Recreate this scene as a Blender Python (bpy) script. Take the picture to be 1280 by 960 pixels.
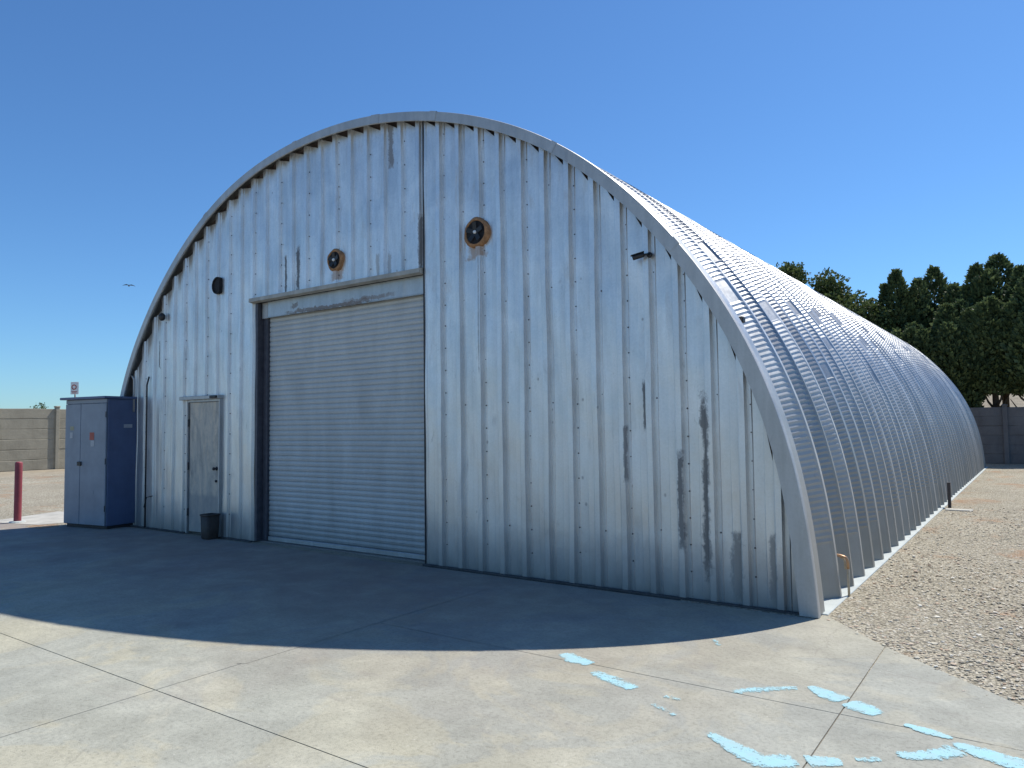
import bpy, math, random
import numpy as np
from mathutils import Vector, Matrix, Euler
random.seed(7); rng = np.random.default_rng(7)
R = math.radians
scene = bpy.context.scene
for o in list(bpy.data.objects): bpy.data.objects.remove(o, do_unlink=True)

# ------------------------------------------------------------------ camera
cd = bpy.data.cameras.new('camera'); cam = bpy.data.objects.new('camera', cd)
scene.collection.objects.link(cam); scene.camera = cam
YAW, PIT, ROL = R(35.46), R(3.239), R(-0.754)
Fv = Vector((-math.sin(YAW)*math.cos(PIT), math.cos(YAW)*math.cos(PIT), math.sin(PIT)))
Rv = Vector((math.cos(YAW), math.sin(YAW), 0)); Uv = Rv.cross(Fv)
R2 = Rv*math.cos(ROL)+Uv*math.sin(ROL); U2 = -Rv*math.sin(ROL)+Uv*math.cos(ROL)
cam.matrix_world = Matrix(((R2.x, U2.x, -Fv.x, 1.602), (R2.y, U2.y, -Fv.y, -6.667), (R2.z, U2.z, -Fv.z, 1.664), (0, 0, 0, 1)))
cd.sensor_width = 36; cd.lens = 25.99; cd.clip_start = 0.05; cd.clip_end = 3000

# ------------------------------------------------------------------ sky, sun, exposure
SUN = Vector((0.20, 0.665, 1.0)).normalized()
w = bpy.data.worlds.new('World'); scene.world = w; w.use_nodes = True
nt = w.node_tree; nt.nodes.clear()
sky = nt.nodes.new('ShaderNodeTexSky'); sky.sky_type = 'NISHITA'; sky.sun_disc = False
sky.sun_elevation = math.asin(SUN.z); sky.sun_rotation = math.atan2(SUN.x, SUN.y)
sky.altitude = 0; sky.air_density = 1.0; sky.dust_density = 0.2; sky.ozone_density = 3.5
bg = nt.nodes.new('ShaderNodeBackground'); bg.inputs[1].default_value = 0.11
wo = nt.nodes.new('ShaderNodeOutputWorld')
tint = nt.nodes.new('ShaderNodeMix'); tint.data_type = 'RGBA'; tint.blend_type = 'MULTIPLY'; tint.inputs[0].default_value = 1; tint.inputs[7].default_value = (0.57, 0.87, 1.14, 1)
nt.links.new(sky.outputs[0], tint.inputs[6]); nt.links.new(tint.outputs[2], bg.inputs[0]); nt.links.new(bg.outputs[0], wo.inputs[0])
sd = bpy.data.lights.new('sun', 'SUN'); sd.energy = 4.8; sd.angle = R(0.53); sd.color = (1.0, 0.95, 0.87)
sun = bpy.data.objects.new('sun', sd); scene.collection.objects.link(sun)
sun.rotation_euler = (-SUN).to_track_quat('-Z', 'Y').to_euler(); sun.location = (10, 20, 30)
vs = scene.view_settings; vs.view_transform = 'Standard'; vs.look = 'None'; vs.gamma = 1; vs.exposure = 0.15
vs.use_curve_mapping = False

# ------------------------------------------------------------------ helpers
COL = scene.collection
def tag(o, label=None, cat=None, group=None, kind=None):
    if label: o['label'] = label
    if cat: o['category'] = cat
    if group: o['group'] = group
    if kind: o['kind'] = kind
    return o
def empty(name, loc, label, cat, group=None, rz=0):
    o = bpy.data.objects.new(name, None); COL.objects.link(o); o.location = loc; o.rotation_euler = (0, 0, rz)
    o.empty_display_size = 0.1
    return tag(o, label, cat, group)
class MB:
    def __init__(s): s.v = []; s.f = []
    def add(s, vs, fs):
        b = len(s.v); s.v += [tuple(x) for x in vs]; s.f += [tuple(b+i for i in q) for q in fs]; return s
    def box(s, x0, y0, z0, x1, y1, z1, M=None):
        vs = [(x, y, z) for z in (z0, z1) for y in (y0, y1) for x in (x0, x1)]
        if M is not None: vs = [M @ Vector(q) for q in vs]
        return s.add(vs, [(0, 2, 3, 1), (4, 5, 7, 6), (0, 1, 5, 4), (2, 6, 7, 3), (0, 4, 6, 2), (1, 3, 7, 5)])
    def bbox(s, x0, y0, z0, x1, y1, z1, b=0.01, M=None):     # chamfered box
        vs = []; fs = []
        c = ((x0+x1)/2, (y0+y1)/2, (z0+z1)/2); h = ((x1-x0)/2, (y1-y0)/2, (z1-z0)/2)
        b = min(b, min(h)*0.9); idx = {}
        for sx in (-1, 1):
            for sy in (-1, 1):
                for sz in (-1, 1):
                    for a in range(3):
                        e = [h[0]-b, h[1]-b, h[2]-b]; e[a] = h[a]
                        idx[(sx, sy, sz, a)] = len(vs)
                        q = Vector((c[0]+sx*e[0], c[1]+sy*e[1], c[2]+sz*e[2]))
                        vs.append(M @ q if M is not None else q)
        S = (-1, 1)
        for sg in S:
            fs.append([idx[(sg, -1, -1, 0)], idx[(sg, 1, -1, 0)], idx[(sg, 1, 1, 0)], idx[(sg, -1, 1, 0)]][::sg])
            fs.append([idx[(-1, sg, -1, 1)], idx[(-1, sg, 1, 1)], idx[(1, sg, 1, 1)], idx[(1, sg, -1, 1)]][::sg])
            fs.append([idx[(-1, -1, sg, 2)], idx[(1, -1, sg, 2)], idx[(1, 1, sg, 2)], idx[(-1, 1, sg, 2)]][::sg])
        for p in S:
            for q in S:
                fs.append([idx[(p, q, -1, 0)], idx[(p, q, 1, 0)], idx[(p, q, 1, 1)], idx[(p, q, -1, 1)]])
                fs.append([idx[(p, -1, q, 0)], idx[(p, 1, q, 0)], idx[(p, 1, q, 2)], idx[(p, -1, q, 2)]])
                fs.append([idx[(-1, p, q, 1)], idx[(1, p, q, 1)], idx[(1, p, q, 2)], idx[(-1, p, q, 2)]])
                for r in S: fs.append([idx[(p, q, r, 0)], idx[(p, q, r, 1)], idx[(p, q, r, 2)]])
        return s.add(vs, fs)
    def tube(s, pts, r, n=10, caps=True):
        pts = [Vector(p) for p in pts]; k = len(pts); rs = r if isinstance(r, (list, tuple)) else [r]*k
        vs = []; fs = []; up = None
        for i, p in enumerate(pts):
            d = (pts[min(i+1, k-1)]-pts[max(i-1, 0)]).normalized()
            if up is None: up = Vector((1, 0, 0)) if abs(d.x) < 0.8 else Vector((0, 1, 0))
            a = d.cross(up).normalized(); up = a.cross(d).normalized()
            for j in range(n):
                t = 2*math.pi*j/n; vs.append(p+(a*math.cos(t)+up*math.sin(t))*rs[i])
        for i in range(k-1):
            for j in range(n): fs.append((i*n+j, i*n+(j+1) % n, (i+1)*n+(j+1) % n, (i+1)*n+j))
        if caps: fs.append(tuple(range(n))[::-1]); fs.append(tuple((k-1)*n+j for j in range(n)))
        return s.add(vs, fs)
    def lathe(s, prof, c, axis='Z', n=24):            # prof: (r, h)
        vs = []; fs = []
        for r, h in prof:
            for j in range(n):
                t = 2*math.pi*j/n; a, b = r*math.cos(t), r*math.sin(t)
                vs.append((c[0]+a, c[1]+b, c[2]+h) if axis == 'Z' else (c[0]+a, c[1]+h, c[2]+b))
        for i in range(len(prof)-1):
            for j in range(n): fs.append((i*n+j, i*n+(j+1) % n, (i+1)*n+(j+1) % n, (i+1)*n+j))
        return s.add(vs, fs)
    def build(s, name, mat, parent=None, smooth=False, label=None, fix=True):
        me = bpy.data.meshes.new(name); me.from_pydata([tuple(q) for q in s.v], [], s.f); me.update()
        if fix:
            import bmesh
            b = bmesh.new(); b.from_mesh(me); bmesh.ops.recalc_face_normals(b, faces=b.faces); b.to_mesh(me); b.free()
        me.materials.append(mat)
        if smooth: me.shade_smooth()
        o = bpy.data.objects.new(name, me); COL.objects.link(o)
        if parent: o.parent = parent
        if label: o['label'] = label
        return o
def npmesh(name, V, Fq, mat, parent=None, smooth=False, uniform=4):
    V = np.asarray(V, np.float32); Fq = np.asarray(Fq, np.int32)
    me = bpy.data.meshes.new(name); me.vertices.add(len(V)); me.vertices.foreach_set('co', V.ravel())
    n = len(Fq); k = Fq.shape[1]
    me.loops.add(n*k); me.loops.foreach_set('vertex_index', Fq.ravel())
    me.polygons.add(n); me.polygons.foreach_set('loop_start', np.arange(n, dtype=np.int32)*k)
    me.update(calc_edges=True); me.materials.append(mat)
    (me.shade_smooth if smooth else me.shade_flat)()
    o = bpy.data.objects.new(name, me); COL.objects.link(o)
    if parent: o.parent = parent
    return o

# ---- material graph helper
class G:
    def __init__(s, name):
        s.m = bpy.data.materials.new(name); s.m.use_nodes = True; s.t = s.m.node_tree; s.t.nodes.clear()
        s.out = s.n('ShaderNodeOutputMaterial'); s.b = s.n('ShaderNodeBsdfPrincipled'); s.l(s.b.outputs[0], s.out.inputs[0])
    def n(s, ty, **kw):
        q = s.t.nodes.new(ty)
        for k, v in kw.items(): setattr(q, k, v)
        return q
    def l(s, a, b): s.t.links.new(a, b)
    def put(s, sock, v):
        if isinstance(v, bpy.types.NodeSocket): s.l(v, sock)
        else: sock.default_value = v
    def co(s, kind='Object'):
        if not hasattr(s, '_tc'): s._tc = s.n('ShaderNodeTexCoord')
        return s._tc.outputs[kind]
    def mapv(s, v, sc=(1, 1, 1), loc=(0, 0, 0)):
        q = s.n('ShaderNodeMapping'); s.put(q.inputs[0], v); q.inputs['Scale'].default_value = sc; q.inputs['Location'].default_value = loc
        return q.outputs[0]
    def noise(s, v, scale, detail=4, rough=0.55, dist=0, color=False):
        q = s.n('ShaderNodeTexNoise'); s.put(q.inputs['Vector'], v); q.inputs['Scale'].default_value = scale
        q.inputs['Detail'].default_value = detail; q.inputs['Roughness'].default_value = rough; q.inputs['Distortion'].default_value = dist
        return q.outputs['Color' if color else 'Fac']
    def vor(s, v, scale, out='Distance', feat='F1'):
        q = s.n('ShaderNodeTexVoronoi', feature=feat); s.put(q.inputs['Vector'], v); q.inputs['Scale'].default_value = scale
        return q.outputs[out]
    def ramp(s, f, stops, interp='LINEAR'):
        q = s.n('ShaderNodeValToRGB'); s.put(q.inputs[0], f); r = q.color_ramp; r.interpolation = interp
        while len(r.elements) < len(stops): r.elements.new(0.5)
        for e, (p, c) in zip(r.elements, stops):
            e.position = p; e.color = (c, c, c, 1) if isinstance(c, (int, float)) else (*c, 1)
        return q.outputs[0]
    def mix(s, f, a, b, mode='MIX'):
        q = s.n('ShaderNodeMix', data_type='RGBA', blend_type=mode); s.put(q.inputs[0], f)
        for sk, v in ((q.inputs[6], a), (q.inputs[7], b)):
            if isinstance(v, tuple) and len(v) == 3: v = (*v, 1)
            s.put(sk, v)
        return q.outputs[2]
    def math(s, op, a, b=None, c=None, clamp=False):
        q = s.n('ShaderNodeMath', operation=op, use_clamp=clamp); s.put(q.inputs[0], a)
        if b is not None: s.put(q.inputs[1], b)
        if c is not None: s.put(q.inputs[2], c)
        return q.outputs[0]
    def sep(s, v):
        q = s.n('ShaderNodeSeparateXYZ'); s.put(q.inputs[0], v); return q.outputs
    def comb(s, x, y, z):
        q = s.n('ShaderNodeCombineXYZ')
        for i, a in enumerate((x, y, z)): s.put(q.inputs[i], a)
        return q.outputs[0]
    def bump(s, h, strength=0.3, dist=0.01, nrm=None):
        q = s.n('ShaderNodeBump'); s.put(q.inputs['Height'], h); q.inputs['Strength'].default_value = strength; q.inputs['Distance'].default_value = dist
        if nrm is not None: s.l(nrm, q.inputs['Normal'])
        return q.outputs[0]
    def fin(s, color=None, rough=None, metal=None, normal=None, spec=None):
        b = s.b
        if color is not None: s.put(b.inputs['Base Color'], (*color, 1) if isinstance(color, tuple) and len(color) == 3 else color)
        if rough is not None: s.put(b.inputs['Roughness'], rough)
        if metal is not None: s.put(b.inputs['Metallic'], metal)
        if normal is not None: s.l(normal, b.inputs['Normal'])
        if spec is not None: b.inputs['Specular IOR Level'].default_value = spec
        return s.m
def simple(name, col, rough=0.6, metal=0.0, var=0.25, scale=12, bump=0.1):
    g = G(name); v = g.co(); n = g.noise(v, scale, 5, 0.6); n2 = g.noise(v, scale*6, 3, 0.6)
    f = g.ramp(n, [(0.3, 1-var), (0.7, 1+var*0.4)])
    c = g.mix(1.0, (*col, 1), f, 'MULTIPLY')
    return g.fin(c, rough, metal, g.bump(n2, bump, 0.004))

# ------------------------------------------------------------------ materials
def concrete_mat():
    g = G('concrete'); v = g.co()
    big = g.noise(v, 0.35, 6, 0.6, 0.6); mid = g.noise(v, 1.6, 8, 0.62, 0.4); fine = g.noise(v, 38, 6, 0.7)
    grit = g.noise(v, 160, 2, 0.6)
    c = g.mix(g.ramp(big, [(0.36, 0), (0.62, 1)]), (0.47, 0.445, 0.335), (0.445, 0.435, 0.355))
    c = g.mix(g.ramp(g.noise(g.mapv(v, loc=(7, 3, 0)), 0.7, 5, 0.6, 1.2), [(0.50, 0), (0.545, 0.55)]), c, (0.37, 0.385, 0.345))   # damp-grey patches
    c = g.mix(g.ramp(g.noise(g.mapv(v, loc=(31, 9, 0)), 0.9, 8, 0.65, 1.0), [(0.57, 0), (0.62, 0.4)]), c, (0.53, 0.505, 0.40))  # dusty patches
    c = g.mix(1.0, c, g.ramp(mid, [(0.3, 0.80), (0.7, 1.08)]), 'MULTIPLY')
    md2 = g.noise(g.mapv(v, loc=(17, 5, 0)), 5.5, 8, 0.72, 0.5); c = g.mix(1.0, c, g.ramp(md2, [(0.3, 0.86), (0.65, 1.05)]), 'MULTIPLY')
    c = g.mix(1.0, c, g.ramp(fine, [(0.28, 0.70), (0.5, 1.0), (0.75, 1.08)]), 'MULTIPLY')
    # wind-blown dust drifts stretched along x
    dr = g.noise(g.mapv(v, (0.6, 2.6, 1)), 1.3, 9, 0.7, 0.8)
    c = g.mix(g.ramp(dr, [(0.56, 0), (0.70, 0.5)]), c, (0.30, 0.285, 0.245))
    # pock marks and specks
    pk = g.vor(g.mapv(v, loc=(1, 2, 0)), 9.0); c = g.mix(g.ramp(pk, [(0.03, 0.65), (0.06, 0)]), c, (0.16, 0.15, 0.13))
    pk2 = g.vor(v, 34.0); msk = g.ramp(g.noise(v, 1.1, 3), [(0.5, 0), (0.62, 1)])
    c = g.mix(g.math('MULTIPLY', g.ramp(pk2, [(0.08, 0.65), (0.2, 0)]), msk), c, (0.2, 0.19, 0.17))
    ch = g.vor(g.mapv(v, loc=(9, 4, 0)), 21.0); c = g.mix(g.math('MULTIPLY', g.ramp(ch, [(0.05, 0.7), (0.12, 0)]), g.ramp(g.noise(v, 1.7, 4, 0.6), [(0.5, 0), (0.6, 1)])), c, (0.62, 0.60, 0.53))
    sc = g.noise(g.mapv(v, (3, 14, 1)), 2.0, 8, 0.75, 1.5); c = g.mix(g.math('MULTIPLY', g.ramp(sc, [(0.62, 0), (0.68, 0.5)]), g.ramp(g.noise(v, 0.8, 3), [(0.45, 0), (0.6, 1)])), c, (0.22, 0.205, 0.175))
    # hairline cracks
    cv = g.noise(v, 1.2, 5, 0.6, 0, True)
    q = g.n('ShaderNodeVectorMath', operation='MULTIPLY_ADD'); g.l(cv, q.inputs[0]); q.inputs[1].default_value = (0.5, 0.5, 0); g.l(v, q.inputs[2])
    cr = g.vor(q.outputs[0], 0.42, 'Distance', 'DISTANCE_TO_EDGE')
    c = g.mix(g.math('MULTIPLY', g.ramp(cr, [(0.0, 0.22), (0.004, 0)]), g.ramp(g.noise(v, 0.5, 2), [(0.48, 0), (0.56, 1)])), c, (0.14, 0.13, 0.12))
    # stains in front of the doors, which also put the shed's shadow into colour
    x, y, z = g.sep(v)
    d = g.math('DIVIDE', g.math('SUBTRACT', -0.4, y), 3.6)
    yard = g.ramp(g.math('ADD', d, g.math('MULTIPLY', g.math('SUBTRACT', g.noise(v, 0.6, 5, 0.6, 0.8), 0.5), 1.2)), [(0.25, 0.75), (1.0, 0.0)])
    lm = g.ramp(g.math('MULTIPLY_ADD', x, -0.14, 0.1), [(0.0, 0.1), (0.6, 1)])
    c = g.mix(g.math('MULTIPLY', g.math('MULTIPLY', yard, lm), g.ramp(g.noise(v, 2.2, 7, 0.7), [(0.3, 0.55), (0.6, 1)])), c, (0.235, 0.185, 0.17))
    h = g.math('ADD', g.math('MULTIPLY', fine, 1.0), g.math('MULTIPLY', grit, 0.6))
    h = g.math('ADD', h, g.math('MULTIPLY', mid, 1.5))
    return g.fin(c, 0.88, 0, g.bump(h, 0.35, 0.012), 0.25)
def sand_mat():
    g = G('sandy_ground'); v = g.co()
    n = g.noise(v, 0.12, 6, 0.6, 0.5); m = g.noise(v, 2.5, 8, 0.7); f = g.noise(v, 40, 5, 0.75)
    c = g.mix(g.ramp(n, [(0.35, 0), (0.65, 1)]), (0.40, 0.33, 0.235), (0.44, 0.39, 0.30))
    c = g.mix(1.0, c, g.ramp(m, [(0.3, 0.75), (0.7, 1.1)]), 'MULTIPLY'); c = g.mix(1.0, c, g.ramp(f, [(0.3, 0.7), (0.7, 1.1)]), 'MULTIPLY')
    return g.fin(c, 0.95, 0, g.bump(g.math('ADD', m, f), 0.6, 0.04), 0.1)
def gravel_mat():
    g = G('gravel'); v = g.co()
    wv = g.noise(v, 12, 3, 0.6, 0, True)
    q = g.n('ShaderNodeVectorMath', operation='MULTIPLY_ADD'); g.l(wv, q.inputs[0]); q.inputs[1].default_value = (0.03, 0.03, 0.03); g.l(v, q.inputs[2])
    d1 = g.vor(q.outputs[0], 38); c1 = g.vor(q.outputs[0], 38, 'Color'); d2 = g.vor(v, 85); c2 = g.vor(v, 85, 'Color')
    r1 = g.sep(c1)[0]; r2 = g.sep(c2)[1]
    st = [(0.0, (0.20, 0.175, 0.135)), (0.25, (0.38, 0.34, 0.25)), (0.5, (0.52, 0.47, 0.355)), (0.75, (0.57, 0.505, 0.38)), (1.0, (0.72, 0.68, 0.57))]
    a = g.ramp(r1, st); b = g.ramp(r2, st)
    c = g.mix(0.4, a, b)
    gap = g.ramp(d1, [(0.35, 1.0), (0.75, 0.5)]); c = g.mix(1.0, c, gap, 'MULTIPLY')
    # dry litter and reddish earth patches
    p = g.noise(g.mapv(v, (1, 0.8, 1)), 0.9, 7, 0.68, 0.6)
    c = g.mix(g.ramp(p, [(0.54, 0), (0.66, 0.75)]), c, (0.38, 0.23, 0.135))
    c = g.mix(1.0, c, g.ramp(g.noise(v, 0.4, 4), [(0.3, 0.85), (0.7, 1.1)]), 'MULTIPLY')
    dk = g.noise(g.mapv(v, (1, 1.6, 1), (5, 5, 0)), 1.8, 8, 0.75, 0.8); c = g.mix(g.ramp(dk, [(0.58, 0), (0.68, 0.55)]), c, (0.16, 0.125, 0.10))
    h = g.math('ADD', g.math('MULTIPLY', d1, -1.0), g.math('MULTIPLY', d2, -0.4))
    return g.fin(c, 0.92, 0, g.bump(h, 0.9, 0.02), 0.15)
def stone_mat():
    g = G('pebble'); v = g.co(); q = g.n('ShaderNodeNewGeometry'); r = q.outputs['Random Per Island']
    c = g.ramp(r, [(0.0, (0.24, 0.21, 0.17)), (0.15, (0.38, 0.34, 0.26)), (0.4, (0.52, 0.47, 0.365)), (0.6, (0.62, 0.57, 0.45)), (0.8, (0.48, 0.35, 0.245)), (0.92, (0.72, 0.68, 0.58))])
    return g.fin(c, 0.85, 0, None, 0.2)
def galv(name, base=(0.62, 0.64, 0.65), metal=0.8, rough=0.42, attr=False, dust=0.0, streaks=None, wave=0.5, patina=True):
    g = G(name); v = g.co()
    sp = g.vor(v, 55, 'Color'); spg = g.sep(sp)[0]                       # zinc spangle
    n1 = g.noise(g.mapv(v, (1, 1, 0.12)), 9, 6, 0.62); n2 = g.noise(v, 2.2, 6, 0.6, 0.5)
    c = g.mix(1.0, (*base, 1), g.ramp(n1, [(0.3, 0.84), (0.7, 1.06)]), 'MULTIPLY')
    c = g.mix(1.0, c, g.ramp(spg, [(0, 0.955), (1, 1.03)]), 'MULTIPLY')
    c = g.mix(1.0, c, g.ramp(n2, [(0.3, 0.86), (0.7, 1.05)]), 'MULTIPLY')
    mt = metal; rg = g.math('ADD', g.math('MULTIPLY', n2, 0.22), rough-0.11)
    rg = g.math('ADD', rg, g.math('MULTIPLY', spg, 0.06))
    if attr:
        a = g.n('ShaderNodeAttribute', attribute_name='panel'); pv = g.sep(a.outputs['Color'])[0]
        c = g.mix(1.0, c, g.ramp(pv, [(0, 0.70), (1, 1.12)]), 'MULTIPLY'); rg = g.math('ADD', rg, g.math('MULTIPLY', g.math('SUBTRACT', pv, 0.5), 0.12))
    if patina:   # white-rust bloom blotches and runs
        bl = g.noise(g.mapv(v, (1, 1, 0.22), (3, 1, 5)), 6, 8, 0.7, 0.6)
        k = g.ramp(bl, [(0.57, 0), (0.70, 0.5)]); c = g.mix(k, c, (0.50, 0.50, 0.49)); mt = g.math('MULTIPLY_ADD', k, -0.7, metal)
        dk = g.noise(g.mapv(v, (1, 1, 0.35), (13, 4, 2)), 11, 8, 0.72, 0.5)
        c = g.mix(g.ramp(dk, [(0.62, 0), (0.72, 0.35)]), c, (0.26, 0.25, 0.25))
    if streaks:
        x, y, z = g.sep(v)
        wn = g.noise(g.mapv(v, (2.2, 1, 1.2)), 2.4, 6, 0.7); wn2 = g.noise(g.mapv(v, (3, 1, 1.6), (4, 4, 4)), 5.5, 9, 0.82, 0.6)
        wz = g.noise(g.comb(0.0, 0.0, g.math('MULTIPLY_ADD', x, 0.6, z)), 3.2, 5, 0.75)
        wob = g.math('MULTIPLY', g.math('SUBTRACT', wn, 0.5), 0.22); edge = g.math('MULTIPLY', g.math('SUBTRACT', wn2, 0.5), 2.6)
        wz_ = g.math('MULTIPLY_ADD', wz, 2.2, -0.25)
        for (xa, xb, za, zb, st, col) in streaks:
            hw = (xb-xa)/2
            dx = g.math('DIVIDE', g.math('ABSOLUTE', g.math('SUBTRACT', g.math('MULTIPLY_ADD', wob, min(0.5, hw*6), x), (xa+xb)/2)), g.math('MULTIPLY', wz_, hw))
            dz = g.math('DIVIDE', g.math('ABSOLUTE', g.math('SUBTRACT', g.math('ADD', z, g.math('MULTIPLY', wob, 0.8)), (za+zb)/2)), (zb-za)/2)
            d = g.math('ADD', g.math('MAXIMUM', dx, g.math('POWER', dz, 3)), edge)
            k = g.ramp(d, [(0.55, st), (1.0, 0)])
            c = g.mix(k, c, col); mt = g.math('MULTIPLY', mt, g.math('SUBTRACT', 1.0, k))
        sv = g.mapv(v, (1, 1, 0.7), (2.3, 0, 1.1)); spk = g.vor(sv, 5.5); spr = g.sep(g.vor(sv, 5.5, 'Color'))[0]
        q1 = g.math('MULTIPLY', g.ramp(g.math('ADD', spk, g.math('MULTIPLY', wn2, 0.12)), [(0.10, 0.6), (0.15, 0)]), g.math('GREATER_THAN', spr, 0.72))
        c = g.mix(q1, c, (0.16, 0.16, 0.17)); mt = g.math('MULTIPLY', mt, g.math('SUBTRACT', 1.0, q1))
        # grime splashed on the foot of the wall
        gz = g.ramp(g.math('ADD', z, g.math('MULTIPLY', wn, 0.35)), [(0.15, 0.85), (0.75, 0.0)])
        c = g.mix(gz, c, (0.22, 0.21, 0.20)); mt = g.math('MULTIPLY', mt, g.math('MULTIPLY_ADD', gz, -0.8, 1.0))
        # dusty film on the lower half, with tan ground reflection put into its colour
        dz_ = g.math('MULTIPLY', g.ramp(g.math('DIVIDE', z, 3.0), [(0.0, 0.50), (1.0, 0.0)]), g.ramp(n1, [(0.3, 0.4), (0.7, 1)]))
        c = g.mix(dz_, c, (0.47, 0.44, 0.385))
    if dust:  # dust film that also carries the tan ground's reflection as colour
        z = g.sep(v)[2]; kd = g.math('MULTIPLY', g.ramp(g.math('DIVIDE', g.math('MULTIPLY_ADD', n2, 0.8, z), 3.2), [(0.15, dust), (1.0, 0.0)]), g.ramp(n1, [(0.25, 0.75), (0.6, 1)]))
        c = g.mix(kd, c, (0.27, 0.25, 0.205)); mt = g.math('MULTIPLY', mt, g.math('MULTIPLY_ADD', kd, -0.9, 1.0)); rg = g.math('MULTIPLY_ADD', kd, 0.3, rg)
    wv = g.noise(g.mapv(v, (1, 1, 0.6)), 1.8, 2, 0.5)
    h = g.math('ADD', g.math('MULTIPLY', wv, wave*6), g.math('MULTIPLY', g.noise(v, 90, 3), 0.03))
    h = g.math('ADD', h, g.math('MULTIPLY', g.noise(v, 7, 3, 0.5), wave*0.6))
    return g.fin(c, rg, mt, g.bump(h, 0.35, 0.012))

RUST = (0.20, 0.12, 0.075); DARK = (0.055, 0.055, 0.06)
STREAKS = [(-5.215, -5.085, 5.02, 5.72, 0.75, (0.13, 0.125, 0.13)), (-7.33, -7.27, 3.60, 4.22, 0.85, DARK), (-7.06, -6.97, 3.60, 4.28, 0.85, DARK),
           (-4.66, -4.575, 3.60, 4.35, 0.75, (0.10, 0.09, 0.09)), (-1.275, -1.20, 0.42, 1.42, 0.9, (0.04, 0.042, 0.055)), (-1.05, -0.93, 0.18, 1.95, 0.85, (0.06, 0.06, 0.065)),
           (-0.80, -0.64, 0.0, 0.66, 0.75, (0.10, 0.10, 0.10)), (-0.44, -0.34, 0.06, 0.66, 0.7, (0.12, 0.12, 0.12)), (-1.64, -1.60, 1.55, 2.12, 0.8, DARK),
           (-1.84, -1.80, 1.08, 1.68, 0.7, DARK), (-10.73, -10.68, 2.75, 3.22, 0.85, (0.08, 0.08, 0.085)), (-5.43, -5.35, 3.6, 3.96, 0.45, (0.22, 0.20, 0.18)),
           (-5.21, -5.13, 3.6, 3.93, 0.45, (0.22, 0.20, 0.18)), (-3.685, -3.665, 2.3, 3.75, 0.55, (0.16, 0.15, 0.14)),
           
           (-3.90, -3.55, 3.63, 3.80, 0.6, (0.36, 0.20, 0.10)), (-6.32, -6.02, 3.68, 3.85, 0.6, (0.36, 0.20, 0.10)), (-0.13, 0.0, 0.4, 0.62, 0.5, (0.28, 0.45, 0.50))]
M = {}
M['concrete'] = concrete_mat(); M['sand'] = sand_mat(); M['gravel'] = gravel_mat(); M['stone'] = stone_mat()
M['wall'] = galv('galvanised_wall', (0.80, 0.81, 0.81), 0.72, 0.38, streaks=STREAKS, wave=0.5)
M['roof'] = galv('galvanised_roof', (0.62, 0.625, 0.61), 0.84, 0.38, attr=True, dust=0.85, wave=0.25)
M['trim'] = galv('galvanised_trim', (0.52, 0.52, 0.51), 0.6, 0.5, wave=0.3)
M['pad'] = simple('pale_pad', (0.50, 0.48, 0.42), 0.9, 0, 0.25, 3)
M['footing'] = simple('pale_footing', (0.50, 0.54, 0.52), 0.9, 0, 0.15, 4)
def shutter_mat():
    g = G('shutter_paint'); v = g.co(); n = g.noise(g.mapv(v, (1, 1, 0.3)), 3, 7, 0.65); f = g.noise(g.mapv(v, (1, 1, 4)), 20, 5, 0.7)
    c = g.mix(1.0, (0.54, 0.55, 0.54, 1), g.ramp(n, [(0.3, 0.82), (0.7, 1.05)]), 'MULTIPLY'); c = g.mix(1.0, c, g.ramp(f, [(0.3, 0.9), (0.7, 1.04)]), 'MULTIPLY')
    z = g.sep(v)[2]; c = g.mix(g.ramp(g.math('MULTIPLY_ADD', n, 0.5, z), [(0.25, 0.6), (0.75, 0)]), c, (0.24, 0.22, 0.20))
    sc = g.noise(g.mapv(v, (1.5, 1, 12)), 2.6, 8, 0.75, 0.5); c = g.mix(g.ramp(sc, [(0.64, 0), (0.72, 0.4)]), c, (0.20, 0.20, 0.20))
    return g.fin(c, 0.5, 0.2, g.bump(g.noise(v, 1.2, 2), 0.35, 0.05))
M['shutter'] = shutter_mat()
def door_mat():
    g = G('weathered_door'); v = g.co(); n = g.noise(g.mapv(v, (3, 1, 0.8)), 2.4, 8, 0.72, 0.8); m = g.noise(v, 6, 8, 0.7, 0.6)
    c = g.ramp(n, [(0.3, (0.30, 0.28, 0.26)), (0.48, (0.50, 0.46, 0.40)), (0.62, (0.66, 0.56, 0.44)), (0.8, (0.46, 0.45, 0.44))])
    c = g.mix(g.ramp(m, [(0.5, 0), (0.7, 0.5)]), c, (0.27, 0.24, 0.20))
    z = g.sep(v)[2]; c = g.mix(g.ramp(z, [(0.60, 0.5), (0.66, 0)]), c, (0.27, 0.27, 0.28))
    return g.fin(c, 0.6, 0.15, g.bump(m, 0.15, 0.01))
M['door'] = door_mat()
M['black'] = simple('black_plastic', (0.018, 0.018, 0.02), 0.5, 0, 0.3)
M['void'] = simple('shade_and_lens_black', (0.012, 0.012, 0.014), 0.8, 0, 0.3)  # near-black puts the shade of holes and gaps into colour; also the lens
M['rust'] = simple('rusty_foam', (0.40, 0.21, 0.10), 0.85, 0, 0.5, 20, 0.5)
M['white'] = simple('white_enamel', (0.75, 0.75, 0.74), 0.4, 0, 0.1)
M['darksteel'] = simple('dark_steel', (0.06, 0.055, 0.06), 0.5, 0.5, 0.3)
M['guide'] = simple('door_guide_steel', (0.10, 0.10, 0.12), 0.5, 0.4, 0.3)
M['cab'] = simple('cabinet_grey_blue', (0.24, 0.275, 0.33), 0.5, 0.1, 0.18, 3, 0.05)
M['cabside'] = simple('cabinet_blue', (0.10, 0.135, 0.235), 0.5, 0.1, 0.18, 3, 0.05)
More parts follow.
